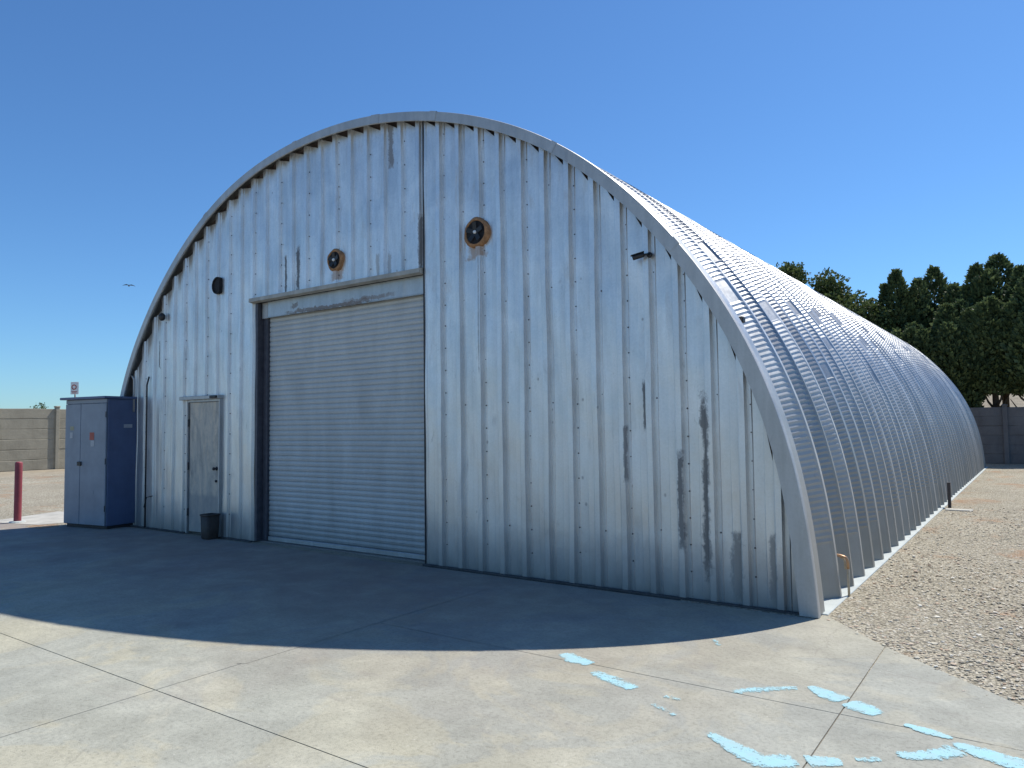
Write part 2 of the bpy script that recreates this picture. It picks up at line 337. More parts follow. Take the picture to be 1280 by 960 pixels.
M['maroon'] = simple('maroon_paint', (0.27, 0.045, 0.06), 0.6, 0, 0.25, 8)
M['redlabel'] = simple('red_label', (0.42, 0.10, 0.07), 0.6, 0, 0.2)
M['header'] = galv('header_steel', (0.50, 0.56, 0.60), 0.5, 0.45, streaks=[(-7.7, -5.2, 3.33, 3.39, 0.8, (0.17, 0.13, 0.11)), (-7.25, -7.05, 3.42, 3.50, 0.7, (0.15, 0.13, 0.13)), (-6.2, -5.0, 3.36, 3.42, 0.6, (0.2, 0.15, 0.13))])
M['lintel'] = simple('weathered_flashing', (0.46, 0.43, 0.37), 0.6, 0.2, 0.3, 5)
M['gap_shade'] = simple('arch_gap_shade', (0.16, 0.125, 0.115), 0.95, 0, 0.5, 8)  # dark tone for the shade in gaps under the arch edge
M['grime'] = simple('dirty_base', (0.09, 0.085, 0.08), 0.9, 0, 0.4, 10)
def precast(name, base, dark=False):
    g = G(name); v = g.co(); n = g.noise(v, 1.2, 7, 0.65, 0.5); f = g.noise(v, 22, 6, 0.75); z = g.sep(v)[2]
    c = g.mix(1.0, (*base, 1), g.ramp(n, [(0.3, 0.78), (0.7, 1.1)]), 'MULTIPLY'); c = g.mix(1.0, c, g.ramp(f, [(0.3, 0.88), (0.7, 1.06)]), 'MULTIPLY')
    st = g.noise(g.mapv(v, (1, 1, 0.2)), 4, 6, 0.7); c = g.mix(g.ramp(st, [(0.55, 0), (0.7, 0.4)]), c, (base[0]*0.55, base[1]*0.53, base[2]*0.5))
    return g.fin(c, 0.92, 0, g.bump(g.math('ADD', f, n), 0.5, 0.015), 0.2)
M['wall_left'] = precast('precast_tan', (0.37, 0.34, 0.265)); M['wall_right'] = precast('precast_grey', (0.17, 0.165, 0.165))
M['brown'] = simple('brown_tub', (0.055, 0.04, 0.032), 0.6, 0, 0.3)
M['copper'] = simple('copper_pipe', (0.50, 0.30, 0.17), 0.4, 0.5, 0.3); M['pvc'] = simple('pale_pipe', (0.46, 0.40, 0.30), 0.5, 0, 0.25, 30)
def paint_mat():
    g = G('blue_marking_paint'); v = g.co(); n = g.noise(v, 16, 8, 0.8); f = g.noise(v, 60, 5, 0.75)
    a = g.n('ShaderNodeAttribute', attribute_name='cover'); cov = g.sep(a.outputs['Color'])[0]
    f2 = g.noise(v, 150, 3, 0.7); k = g.math('ADD', g.math('MULTIPLY', n, 0.5), g.math('ADD', g.math('MULTIPLY', f, 0.3), g.math('MULTIPLY', f2, 0.25)))
    k = g.math('MULTIPLY_ADD', g.math('SUBTRACT', k, 0.525), 1.35, 0.525); al = g.ramp(g.math('SUBTRACT', g.math('ADD', cov, k), 1.0), [(0.0, 0), (0.09, 0.93)])
    g.l(al, g.b.inputs['Alpha'])
    c = g.mix(g.ramp(g.noise(v, 7, 6, 0.7), [(0.35, 0.55), (0.65, 0)]), (0.38, 0.66, 0.73), (0.44, 0.52, 0.48))
    return g.fin(c, 0.9, 0, g.bump(g.noise(v, 38, 6, 0.7), 0.3, 0.006), 0.1)
M['paint'] = paint_mat()
def leaf_mat(name, a, b, c_):
    g = G(name); q = g.n('ShaderNodeNewGeometry'); r = q.outputs['Random Per Island']; n = g.noise(g.co(), 1.3, 3)
    c = g.ramp(g.math('ADD', g.math('MULTIPLY', r, 0.55), g.math('MULTIPLY', n, 0.5)), [(0.25, a), (0.5, b), (0.8, c_)])
    g.l(c, g.b.inputs['Base Color']); g.b.inputs['Roughness'].default_value = 0.6; g.b.inputs['Specular IOR Level'].default_value = 0.3
    tr = g.n('ShaderNodeBsdfTranslucent'); g.l(c, tr.inputs[0]); ms = g.n('ShaderNodeMixShader'); ms.inputs[0].default_value = 0.28
    g.l(g.b.outputs[0], ms.inputs[1]); g.l(tr.outputs[0], ms.inputs[2]); g.l(ms.outputs[0], g.out.inputs[0])
    return g.m
M['conifer'] = leaf_mat('conifer_needles', (0.05, 0.08, 0.04), (0.092, 0.135, 0.056), (0.18, 0.22, 0.085))
M['broad'] = leaf_mat('broad_leaves', (0.05, 0.075, 0.025), (0.09, 0.125, 0.04), (0.16, 0.19, 0.065))
M['bark'] = simple('bark', (0.11, 0.08, 0.055), 0.95, 0, 0.4, 6, 0.8)

# ------------------------------------------------------------------ setting
def sheet(name, pts, z, mat, label=None, thick=None):
    mb = MB(); n = len(pts); mb.add([(x, y, z) for x, y in pts], [tuple(range(n))])
    if thick:
        mb.add([(x, y, z-thick) for x, y in pts], [])
        mb.f += [(i, n+i, n+(i+1) % n, (i+1) % n) for i in range(n)]
    o = mb.build(name, mat, fix=False); o['kind'] = 'structure'
    return o
# ground: one sheet to the horizon, rising as a sandy bank behind the far wall
gx = np.concatenate([[-900, -400, -150, -80], np.linspace(-50, 40, 61), [80, 150, 400, 900]])
gy = np.concatenate([[-400, -100, -40], np.linspace(-20, 80, 81), [120, 250, 500, 1200]])
GX, GY = np.meshgrid(gx, gy); near = ((np.abs(GX) < 60) & (GY > -25) & (GY < 90))
GZ = -0.012+0*GX
bank = np.clip((GY-33)/14, 0, 1); bank = bank*bank*(3-2*bank); GZ = GZ+bank*(3.3+0.25*np.sin(GX*0.35)+0.15*np.sin(GX*1.1+2))*np.clip((GX+14)/8, 0, 1)
V = np.stack([GX.ravel(), GY.ravel(), GZ.ravel()], 1); nx = len(gx)
Fq = [(j*nx+i, j*nx+i+1, (j+1)*nx+i+1, (j+1)*nx+i) for j in range(len(gy)-1) for i in range(nx-1)]
tag(npmesh('ground', V, Fq, M['sand'], smooth=True), kind='structure')

# concrete slabs, with real open joints between them
GAPJ = 0.004
slab_parts = []
def slab(pts): slab_parts.append(pts)
E_ = [(0.03, 0.15), (0.58, -0.53), (1.47, -1.40), (6.5, -6.3)]      # diagonal edge against the gravel
g_ = GAPJ
slab([(-14.2, -4.06+g_), (-3.1-g_, -4.06+g_), (-3.1-g_, -0.02), (-13.3, -0.02), (-13.3, -0.70), (-14.2, -0.98)])
slab([(-3.1+g_, -4.06+g_), (0.6-g_, -4.06+g_), (0.6-g_, -2.085-g_), (-3.1+g_, -2.085-g_)])
slab([(-3.1+g_, -2.085+g_), (0.6-g_, -2.085+g_), (0.6-g_, -0.556), (0.03, 0.15), (0.0, 0.15), (0.0, -0.02), (-3.1+g_, -0.02)])
slab([(0.6+g_, -2.085+g_), (2.135, -2.085+g_), (1.47, -1.40), (0.6+g_, -0.556)])
slab([(0.6+g_, -4.06+g_), (4.19, -4.06+g_), (2.145, -2.085-g_), (0.6+g_, -2.085-g_)])
for x0, x1 in ((-26, -14.2-g_), (-14.2+g_, -8.7-g_), (-8.7+g_, -3.1-g_), (-3.1+g_, 0.6-g_), (0.6+g_, 6.3)):
    slab([(x0, -14), (x1, -14), (x1, -4.06-g_), (x0, -4.06-g_)])
mb = MB()
for pts in slab_parts:
    n = len(pts); mb.add([(x, y, 0.0) for x, y in pts]+[(x, y, -0.03) for x, y in pts], [tuple(range(n))]+[(i, n+i, n+(i+1) % n, (i+1) % n) for i in range(n)])
apron = mb.build('concrete_apron', M['concrete'], fix=False); apron['kind'] = 'structure'
dj = MB(); dj.add([(-3.13, -3.45, 0.002), (-3.07, -3.42, 0.002), (-3.07, -0.05, 0.002), (-3.13, -0.05, 0.002)], [(0, 1, 2, 3)]); dj.add([(-3.05, -2.115, 0.002), (-1.1, -2.115, 0.002), (-1.04, -2.055, 0.002), (-3.05, -2.055, 0.002)], [(0, 1, 2, 3)])
dj = dj.build('joint_dust', M['concrete'], fix=False); dj['kind'] = 'structure'
M['joint'] = simple('joint_filler', (0.19, 0.165, 0.13), 0.9, 0, 0.3)
sheet('joint_filler', [(-26, -14), (6.3, -14), (4.2, -4.0), (1.45, -1.45), (0.3, -0.3), (0, -0.02), (-13.3, -0.02), (-14.2, -1.02), (-26, -4.1)], -0.007, M['joint'])
sheet('concrete_pad', [(-14.5, -1.05), (-13.10, -0.72), (-12.8, 0.70), (-15.2, 0.50)], 0.004, M['pad'])

# gravel sheets
def grid_sheet(name, x0, x1, y0, y1, nxx, nyy, z, mat, inside=None, amp=0.01):
    xs = np.linspace(x0, x1, nxx); ys = np.linspace(y0, y1, nyy); X, Y = np.meshgrid(xs, ys)
    Z = z+amp*(np.sin(X*2.3+Y*1.1)+np.sin(Y*1.7-X*0.6+1))*0.5
    V = np.stack([X.ravel(), Y.ravel(), Z.ravel()], 1)
    Fq = np.array([(j*nxx+i, j*nxx+i+1, (j+1)*nxx+i+1, (j+1)*nxx+i) for j in range(nyy-1) for i in range(nxx-1)])
    if inside is not None:
        c = V[Fq].mean(1); Fq = Fq[inside(c[:, 0], c[:, 1])]
    return tag(npmesh(name, V, Fq, mat, smooth=True), kind='structure')
grid_sheet('gravel_yard', -1.5, 24, -12, 28, 100, 160, -0.004, M['gravel'], lambda x, y: (x+y > -1.2) & ((x > -1.0) | (y < 0)), 0.006).location.z = 0
# left gravel strip beyond the cabinet
grid_sheet('gravel_strip', -30, -12.5, -3.0, 20, 60, 80, -0.002, M['gravel'], lambda x, y: (y > -0.85), 0.004)

# loose stones lying on the gravel near the camera
def stones():
    t = (1+5**.5)/2
    P = np.array([(-1, t, 0), (1, t, 0), (-1, -t, 0), (1, -t, 0), (0, -1, t), (0, 1, t), (0, -1, -t), (0, 1, -t), (t, 0, -1), (t, 0, 1), (-t, 0, -1), (-t, 0, 1)])/1.9
    T = np.array([(0, 11, 5), (0, 5, 1), (0, 1, 7), (0, 7, 10), (0, 10, 11), (1, 5, 9), (5, 11, 4), (11, 10, 2), (10, 7, 6), (7, 1, 8), (3, 9, 4), (3, 4, 2), (3, 2, 6), (3, 6, 8), (3, 8, 9), (4, 9, 5), (2, 4, 11), (6, 2, 10), (8, 6, 7), (9, 8, 1)])
    pts = []
    while len(pts) < 34000:
        u = rng.random((60000, 2)); x = -0.1+u[:, 0]*7.5; y = -4+14*u[:, 1]**1.3
        # gravel region right of the diagonal apron edge and of the footing
        e = np.where(y > 0.1, 0.06, np.interp(-y, [-.15, .53, 1.4, 6.3], [.03, .58, 1.47, 6.5]))
        jit = rng.normal(0, 0.04, len(x))-(y < 0.1)*rng.exponential(0.10, len(x))*(rng.random(len(x)) < 0.10); ok = x > e+0.02+jit
        d = np.hypot(x-1.7, y+6.7); ok &= rng.random(len(x)) < np.clip(7.5/d, 0, 1)**2
        pts += list(zip(x[ok], y[ok]))
    pts = np.array(pts[:34000]); n = len(pts)
    s = rng.lognormal(math.log(0.0088), 0.40, n).clip(0.004, 0.022)
    sc = np.stack([s*rng.uniform(.8, 1.5, n), s*rng.uniform(.7, 1.2, n), s*rng.uniform(.3, .55, n)], 1)
    a = rng.uniform(0, 2*math.pi, n); V = P[None]*rng.uniform(0.8, 1.2, (n, 12, 1))*sc[:, None, :]
    x = V[..., 0]*np.cos(a)[:, None]-V[..., 1]*np.sin(a)[:, None]; y = V[..., 0]*np.sin(a)[:, None]+V[..., 1]*np.cos(a)[:, None]
    V = np.stack([x+pts[:, 0:1], y+pts[:, 1:2], V[..., 2]+s[:, None]*0.25-0.002], -1).reshape(-1, 3)
    Fq = (T[None]+np.arange(n)[:, None, None]*12).reshape(-1, 3)
    o = npmesh('gravel_stones', V, Fq, M['stone'])
    tag(o, 'loose pale crushed stones scattered over the gravel yard beside the arched shed', 'gravel', kind='stuff')
stones()

# blue marking paint sprayed on the slab
STROKES = [([(-1.299, -1.985, 0.09), (-1.16, -2.07, 0.13), (-1.01, -2.085, 0.08)], 0.96), ([(-0.939, -2.21, 0.07), (-0.781, -2.279, 0.11), (-0.537, -2.365, 0.09)], 0.91), ([(-0.032, -2.099, 0.06), (0.106, -1.942, 0.09), (0.305, -1.778, 0.05)], 0.86), ([(0.347, -1.716, 0.05), (0.478, -1.812, 0.12), (0.575, -1.86, 0.12)], 0.96), ([(0.605, -1.878, 0.12), (0.699, -1.926, 0.14), (0.785, -1.98, 0.08)], 0.98), ([(0.07, -2.745, 0.05), (0.263, -2.855, 0.1), (0.409, -2.932, 0.13), (0.568, -2.83, 0.11)], 0.96), ([(0.598, -2.805, 0.11), (0.737, -2.72, 0.07)], 0.95), ([(0.792, -2.654, 0.05), (0.889, -2.589, 0.06)], 0.84), ([(0.947, -2.498, 0.07), (1.093, -2.4, 0.1), (1.201, -2.251, 0.11)], 0.92), ([(0.926, -2.056, 0.04), (1.044, -2.088, 0.08), (1.157, -2.12, 0.03)], 0.98), ([(1.146, -2.175, 0.05), (1.303, -2.238, 0.12), (1.48, -2.29, 0.14), (1.75, -2.37, 0.14)], 0.96), ([(-0.336, -2.38, 0.05), (-0.24, -2.37, 0.05)], 0.80), ([(-0.351, -2.531, 0.04), (-0.161, -2.623, 0.04)], 0.79), ([(-0.509, -1.066, 0.05), (-0.416, -1.203, 0.05)], 0.77)]
for si, (pts, cov) in enumerate(STROKES):
    P = [Vector((a, b, 0)) for a, b, _ in pts]; W = [c for _, _, c in pts]
    # resample
    n = 22; seg = [0]
    for i in range(1, len(P)): seg.append(seg[-1]+(P[i]-P[i-1]).length)
    V = []; C = []; m = 7
    ext = 0.012/seg[-1]
    for i in range(n+1):
        s = seg[-1]*(i/n*(1+2*ext)-ext); j = max(0, min(len(P)-2, int(np.searchsorted(seg, s)-1)))
        t = (s-seg[j])/(seg[j+1]-seg[j]); c = P[j].lerp(P[j+1], t); d = (P[j+1]-P[j]).normalized(); dn = (P[min(j+2, len(P)-1)]-P[min(j+1, len(P)-2)]).normalized(); dp = (P[max(j, 1)]-P[max(j-1, 0)]).normalized(); d = ((dp+d)*(1-t)+(d+dn)*t).normalized() if 0 <= t <= 1 else d; q = Vector((-d.y, d.x, 0))
        wd = W[j]+(W[j+1]-W[j])*min(1, max(0, t))
        for k in range(m):
            r = (k/(m-1)-0.5); V.append(c+q*r*wd*1.7+Vector((0, 0, 0.0030+0.00012*si)))
            endf = min(1, min(i, n-i)/1.5); C.append(min(1.05, cov*1.06)*0.585*(1-abs(2*r)**3*0.7)*(0.35+0.65*endf)+0.13*(cov-0.6))
    Fq = [(i*m+k, i*m+k+1, (i+1)*m+k+1, (i+1)*m+k) for i in range(n) for k in range(m-1)]
    o = npmesh('paint_mark', V, Fq, M['paint'], apron)
    ca = o.data.color_attributes.new('cover', 'FLOAT_COLOR', 'POINT')
    ca.data.foreach_set('color', np.repeat(np.array(C, np.float32), 4))

# ------------------------------------------------------------------ the arched shed
shed = empty('arched_shed', (-6, 0, 0), 'large galvanised corrugated steel arched shed with roller door, standing on the concrete apron', 'shed')
SH = Vector((6, 0, 0))       # children are modelled in world space then moved into the parent's
def part(o): o.location = SH; return o
RAW = [(-12.13, 0.0), (-12.10, 0.75), (-12.0, 1.5), (-11.787, 2.36), (-11.338, 3.12), (-10.826, 3.80), (-10.088, 4.505), (-9.278, 5.10), (-8.416, 5.50), (-7.812, 5.665), (-6.793, 5.815), (-6.035, 5.83),
       (-5.264, 5.765), (-4.56, 5.625), (-3.792, 5.395), (-3.099, 5.09), (-2.571, 4.796), (-2.131, 4.475), (-1.635, 4.01), (-1.141, 3.427), (-.799, 2.958), (-.55, 2.524), (-.35, 2.091), (-.194, 1.579), (-.094, 1.165), (-.05, .894), (-.012, .491), (-.001, 0.0)]
RAW = np.array(RAW)
def spline(P, n):
    # chord-length Catmull-Rom resample with light smoothing
    d = np.concatenate([[0], np.cumsum(np.linalg.norm(np.diff(P, axis=0), axis=1))]); s = np.linspace(0, d[-1], 400)
    Q = np.stack([np.interp(s, d, P[:, k]) for k in (0, 1)], 1)
    for _ in range(420):
        Q[1:-1] = 0.5*Q[1:-1]+0.25*(Q[:-2]+Q[2:])
        Q[0] = P[0]; Q[-1] = P[-1]
    d = np.concatenate([[0], np.cumsum(np.linalg.norm(np.diff(Q, axis=0), axis=1))]); s = np.linspace(0, d[-1], n) if np.isscalar(n) else n
    return np.stack([np.interp(s, d, Q[:, k]) for k in (0, 1)], 1), d[-1]
_, ALEN = spline(RAW, 10)
def frame(s):
    P, _ = spline(RAW, s); T = np.gradient(P, axis=0); T /= np.linalg.norm(T, axis=1)[:, None]
    N = np.stack([-T[:, 1], T[:, 0]], 1)      # outward normal (P runs from the left foot over the top)
    k = N[:, 1].mean(); N = N if k > 0 else -N
    return P, N
# roof: circumferential samples (s) x profile samples along y
def roof():
    s = list(np.linspace(0, ALEN*0.40, 60)); CR = 0.056
    a = ALEN*0.40+0.02
    crimp_pos = []
    while a < ALEN-0.05:
        s += [a, a+CR*0.25, a+CR*0.5, a+CR*0.75]; a += CR
    s += [ALEN]; s = np.array(s); n = len(s); P, N = frame(s)
    bumpv = np.zeros(n); i0 = 60
    for i in range(i0, n-1): bumpv[i] = [0.0, 0.55, 1.0, 0.25][(i-i0) % 4]
    PIT_, Y0 = 0.577, 0.864; NR = 41; DEP = 0.15
    rows = []; offs = []; cr = []; pan = []
    # front half-pitch: crest behind the edge trim
    rows += [0.0, 0.26, 0.36]; offs += [0, 0, -DEP]; cr += [0, 0, 0]; pan += [0, 0, 0]
    for k in range(NR):
        y = Y0+k*PIT_
        for dy, of, c in ((-0.225, -DEP, 0), (-0.195, -DEP*0.87, 1), (-0.022, -DEP*0.10, 1), (-0.004, 0.0, 0), (0.0, 0.004, 0), (0.062, 0.004, 0), (0.070, -0.004, 0), (0.18, -DEP, 0)):
            if k == NR-1 and dy > 0.1: continue
            rows.append(y+dy); offs.append(of); cr.append(c); pan.append(k+1)
    rows = np.array(rows); offs = np.array(offs); m = len(rows); cr = np.array(cr); pan = np.array(pan)
    # per rib: smooth lapped ends every ~3 m, staggered; lowest half metre is smooth
    mask = np.ones((m, n)); tone = np.zeros((m, n))
    for k in range(NR+1):
        idx = np.where(pan == k)[0]; st = rng.uniform(0, 2.6) if k not in (1, 2, 3) else (0.0, 1.35, 2.05, 1.25)[k]; lap = rng.uniform(0.16, 0.3)*(rng.random() < 0.6 or k < 4); r_ = np.ones(n)
        t = np.zeros(n); cur = ALEN-st-1.75; prev = ALEN+1; vals = rng.uniform(0.25, 0.9, 12); q = 0
        if k < 6: vals = np.full(12, [0.6, 1.0, 0.0, 1.0, 0.1, 0.5][k])+rng.uniform(-.08, .08, 12)
        while prev > 0:
            t[(s <= prev) & (s > cur)] = vals[q]; r_[(s > cur-lap) & (s < cur)] = 0; prev = cur; cur -= 2.95; q += 1
        r_[s > ALEN-0.50-rng.uniform(-.04, .04)] = 0
        mask[idx] = r_; tone[idx] = t
    Vx = P[None, :, 0]+N[None, :, 0]*offs[:, None]; Vz = P[None, :, 1]+N[None, :, 1]*offs[:, None]
    crim = (bumpv[None]*mask*cr[:, None])*0.0062*np.interp(Vz, [0, 1.2, 2.6, 3.4], [1.4, 0.9, 0.6, 1.0])
    jit = rng.normal(0, 0.0025, (m, 1))
    Vx = Vx+N[None, :, 0]*(crim*0.75+jit); Vz = Vz+N[None, :, 1]*(crim*0.75+jit); Vy = rows[:, None]-crim*0.66+0*Vx
    Vz = np.maximum(Vz, 0.012)
    V = np.stack([Vx.ravel(), Vy.ravel(), Vz.ravel()], 1)
    I = np.arange(m*n).reshape(m, n); Fq = np.stack([I[:-1, :-1].ravel(), I[1:, :-1].ravel(), I[1:, 1:].ravel(), I[:-1, 1:].ravel()], 1)
    o = npmesh('roof_shell', V, Fq, M['roof'], shed); part(o)
    ca = o.data.color_attributes.new('panel', 'FLOAT_COLOR', 'POINT'); c = np.repeat(tone.ravel().astype(np.float32), 4); ca.data.foreach_set('color', c)
    return o
roof()
# end trim: flat arched flange with rolled lip (front) and its top skin
def arch_strip(name, prof, mat, n=260, label=None, closed=False, smooth=False):
    s = np.linspace(0, ALEN, n); P, N = frame(s); m = len(prof); V = []
    for (y, of) in prof:
        if callable(of): w = np.array([of(k/(n-1)) for k in range(n)])
        else: w = np.full(n, of)
        V.append(np.stack([P[:, 0]+N[:, 0]*w, np.full(n, y), np.maximum(P[:, 1]+N[:, 1]*w, 0.004)], 1))
    V = np.concatenate(V); Fq = []
    for a in range(m if closed else m-1):
        b = (a+1) % m
        for i in range(n-1): Fq.append((a*n+i, a*n+i+1, b*n+i+1, b*n+i))
    o = npmesh(name, V, Fq, mat, shed, smooth); part(o)
    if label: o['label'] = label
    return o
wid = lambda t: -(0.105+0.045*max(0, 2*t-1)**2+0.015*max(0, 1-2*t)**2)
arch_strip('edge_trim', [(0.075, 0.009), (0.012, 0.009), (0.0, 0.005), (0.0, 0.0), (0.0, wid), (0.025, wid), (0.025, lambda t: wid(t)+0.02)], M['trim'], label='flat arched edge flange of pale weathered galvanised steel')
# lapped joint plates on the flange
for s0, s1 in ((ALEN*0.541, ALEN*0.549), (ALEN*0.597, ALEN*0.603), (ALEN*0.33, ALEN*0.335), (ALEN*0.80, ALEN*0.805), (ALEN*0.455, ALEN*0.459), (ALEN*0.70, ALEN*0.704)):
    s = np.linspace(s0, s1, 6); P, N = frame(s); V = []
    for of, y in ((0.012, 0.06), (0.012, -0.004), (-0.104, -0.004), (-0.112, 0.01)):
        V.append(np.stack([P[:, 0]+N[:, 0]*of, np.full(6, y), P[:, 1]+N[:, 1]*of], 1))
    V = np.concatenate(V); part(npmesh('joint_plate', V, [(a*6+i, a*6+i+1, (a+1)*6+i+1, (a+1)*6+i) for a in range(3) for i in range(5)], M['trim'], shed))
# back wall and dark interior
s = np.linspace(0, ALEN, 120); P, N = frame(s); Pb = P+N*-0.02
mb = MB(); mb.add([(x, 24.0, max(z, 0)) for x, z in Pb], [tuple(range(120))]); part(mb.build('rear_wall', M['wall'], shed, fix=False))

# front wall
OPX0, OPX1, OPZ = -8.00, -4.56, 3.585
DX0, DX1, DZ = -9.76, -8.845, 2.14
sP, sN = frame(np.linspace(0, ALEN, 800)); inner = sP-sN*0.05; inner2 = sP-sN*(np.interp(sP[:, 0], [-12, -9.5, -4, -1.5, 0], [0.125, 0.155, 0.15, 0.185, 0.205]))[:, None]
k_top = int(np.argmax(inner[:, 1]))
def _tz(A, x):
    k = int(np.argmax(A[:, 1])); L = A[:k+1]; Rr = A[k:]
    if x < A[k, 0]: return float(np.interp(x, L[:, 0], L[:, 1]))
    return float(np.interp(x, Rr[:, 0], Rr[:, 1]))
def topz(x, d=0.0):
    w_ = d; a = _tz(inner, x); b = _tz(inner2, x)
    return a*(1-w_)+b*w_
PROF = [(0.0, 0.0), (0.052, 0.002), (0.067, 0.042), (0.106, 0.034), (0.114, 0.044), (0.20, 0.048), (0.208, 0.046), (0.287, 0.062), (0.295, 0.003)]
def wall_section(name, xa, xb, ybase, phase, pitch=0.305, sub=26, dscale=1.0):
    cols = []; k0 = int(math.floor((xa-phase)/pitch))-1; x = None
    for k in range(k0, k0+200):
        for dx, d in PROF:
            x = phase+k*pitch+dx*pitch/0.305
            if xa < x < xb: cols.append((x, d*dscale, min(1, max(0, (dx-0.04)/0.247)) if dx < 0.29 else 0.0))
        if x > xb: break
    for xe in (xa, xb, OPX0, OPX1, DX0, DX1):
        if xa <= xe <= xb:
            xs = [c[0] for c in cols]; ds = [c[1] for c in cols]; ws = [c[2] for c in cols]
            cols = [c for c in cols if abs(c[0]-xe) > 1e-4]+[(xe, float(np.interp(xe, xs, ds)), float(np.interp(xe, xs, ws)))]; cols.sort()
    V = []; Fq = []; n = len(cols); ph = rng.uniform(0, 6)
    # cut openings: clamp columns above the openings
    def z0_for(xm):
        if OPX0-1e-3 < xm < OPX1+1e-3: return OPZ
        if DX0-1e-3 < xm < DX1+1e-3: return DZ
        return 0.0
    V2 = []; F2 = []
    for i in range(n-1):
        xm = (cols[i][0]+cols[i+1][0])/2; z0 = z0_for(xm)
        b = len(V2)
        for c in (i, i+1):
            x, d, wv_ = cols[c]; zt = topz(x, wv_)
            lim = z0 if z0 < zt else zt
            for j in range(sub+1):
                z = lim+(zt-lim)*j/sub; wob = 0.004*math.sin(x*5+z*2.1+ph)+0.003*math.sin(z*5+x*11)
                V2.append((x+0.003*math.sin(z*1.7+x*3), ybase+d+wob, z))
        for j in range(sub): F2.append((b+j, b+sub+1+j, b+sub+2+j, b+j+1))
    o = npmesh(name, V2, F2, M['wall'], shed); part(o)
    return o
YR, YL = 0.085, 0.115
XS = -4.545
s_ = np.linspace(0, ALEN, 200); P_, N_ = frame(s_); V = np.concatenate([np.stack([P_[:, 0]+N_[:, 0]*w_, np.full(200, 0.215), np.maximum(P_[:, 1]+N_[:, 1]*w_, 0.004)], 1) for w_ in (-0.004, -0.40)])
part(npmesh('gap_shade_strip', V, [(i, i+1, 201+i, 200+i) for i in range(199)], M['gap_shade'], shed))  # added dark strip standing in for shade between flange and wall tops
wall_section('front_wall', XS, -0.10, YR, -1.265)
wall_section('front_wall', -12.05, XS-0.012, YL, -1.265-0.305*4-0.02, 0.3105, dscale=0.75)
# seam strip where the two wall sections meet
mb = MB(); mb.box(XS-0.010, 0.105, 0.0, XS-0.001, 0.19, topz(XS)-0.02); part(mb.build('wall_seam', M['darksteel'], shed))
# the strip above shows as the dark inside of the shed
# screws
mb = MB()
def screw(x, y, z):
    r = 0.0055; mb.add([(x+r*math.cos(t*math.pi/3), y-0.007, z+r*math.sin(t*math.pi/3)) for t in range(6)]+[(x+r*1.7*math.cos(t*math.pi/3), y+0.002, z+r*1.7*math.sin(t*math.pi/3)) for t in range(6)],
                     [tuple(range(6))]+[(t, (t+1) % 6, 6+(t+1) % 6, 6+t) for t in range(6)])
for k in range(-12, 5):
    x = -1.265+0.305*k+0.103
    if x < XS+0.03 or x > -0.35: continue
    if k % 2 == 0:
        z = 0.25+rng.uniform(0, .1)
        while z < topz(x)-0.15: screw(x, YR+0.036, z); z += 0.262+rng.uniform(-0.01, 0.01)
    else:
        for z in (0.6, 1.9, 3.1, 4.3):
            if z < topz(x)-0.2: screw(x+rng.uniform(-.01, .01), YR+0.036, z+rng.uniform(-.08, .08))
for k in range(-40, 1):
    x = -1.265-0.305*4-0.02+0.3105*k+0.103
    if x > XS-0.03 or x < -11.9 or k % 2: continue
    z = 0.3+rng.uniform(0, .1)
    while z < topz(x)-0.12:
        if not ((OPX0 < x < OPX1 and z < OPZ+0.05) or (DX0-.05 < x < DX1+.05 and z < DZ+0.05)): screw(x, YL+0.020, z)
        z += 0.31+rng.uniform(-0.01, 0.01)
o = part(mb.build('wall_screws', M['darksteel'], shed)); o['kind'] = 'stuff'

# roller door
rd = bpy.data.objects.new('roller_door', None); COL.objects.link(rd); rd.parent = shed; rd.location = SH
YD = 0.30
mb = MB()
z = 0.075; sl = 0.0745; V = []; pr = []
while z < 3.40:
    pr += [(z, 0.0), (z+sl*0.12, -0.009), (z+sl*0.5, -0.014), (z+sl*0.86, -0.009), (z+sl*0.97, 0.0)]; z += sl
xs = np.linspace(-7.84, OPX1-0.01, 12)
V = [(x, YD+d+0.006*math.sin(x*1.7), zz) for zz, d in pr for x in xs]
F_ = [(j*12+i, j*12+i+1, (j+1)*12+i+1, (j+1)*12+i) for j in range(len(pr)-1) for i in range(11)]
npmesh('curtain', V, F_, M['shutter'], rd)
MB().bbox(-7.84, YD-0.035, 0.006, OPX1-0.012, YD+0.03, 0.072, 0.008).build('bottom_rail', M['trim'], rd)
mb = MB(); mb.bbox(OPX0+0.003, 0.14, 0.003, OPX0+0.055, YD+0.12, OPZ-0.02, 0.006); mb.bbox(OPX0+0.06, YD-0.06, 0.003, -7.845, YD+0.06, OPZ-0.10, 0.004)
mb.build('guide_rail', M['guide'], rd)
mb = MB(); mb.bbox(OPX1-0.010, 0.125, 0.003, OPX1+0.012, YD+0.10, OPZ-0.02, 0.004); mb.build('guide_rail', M['guide'], rd)
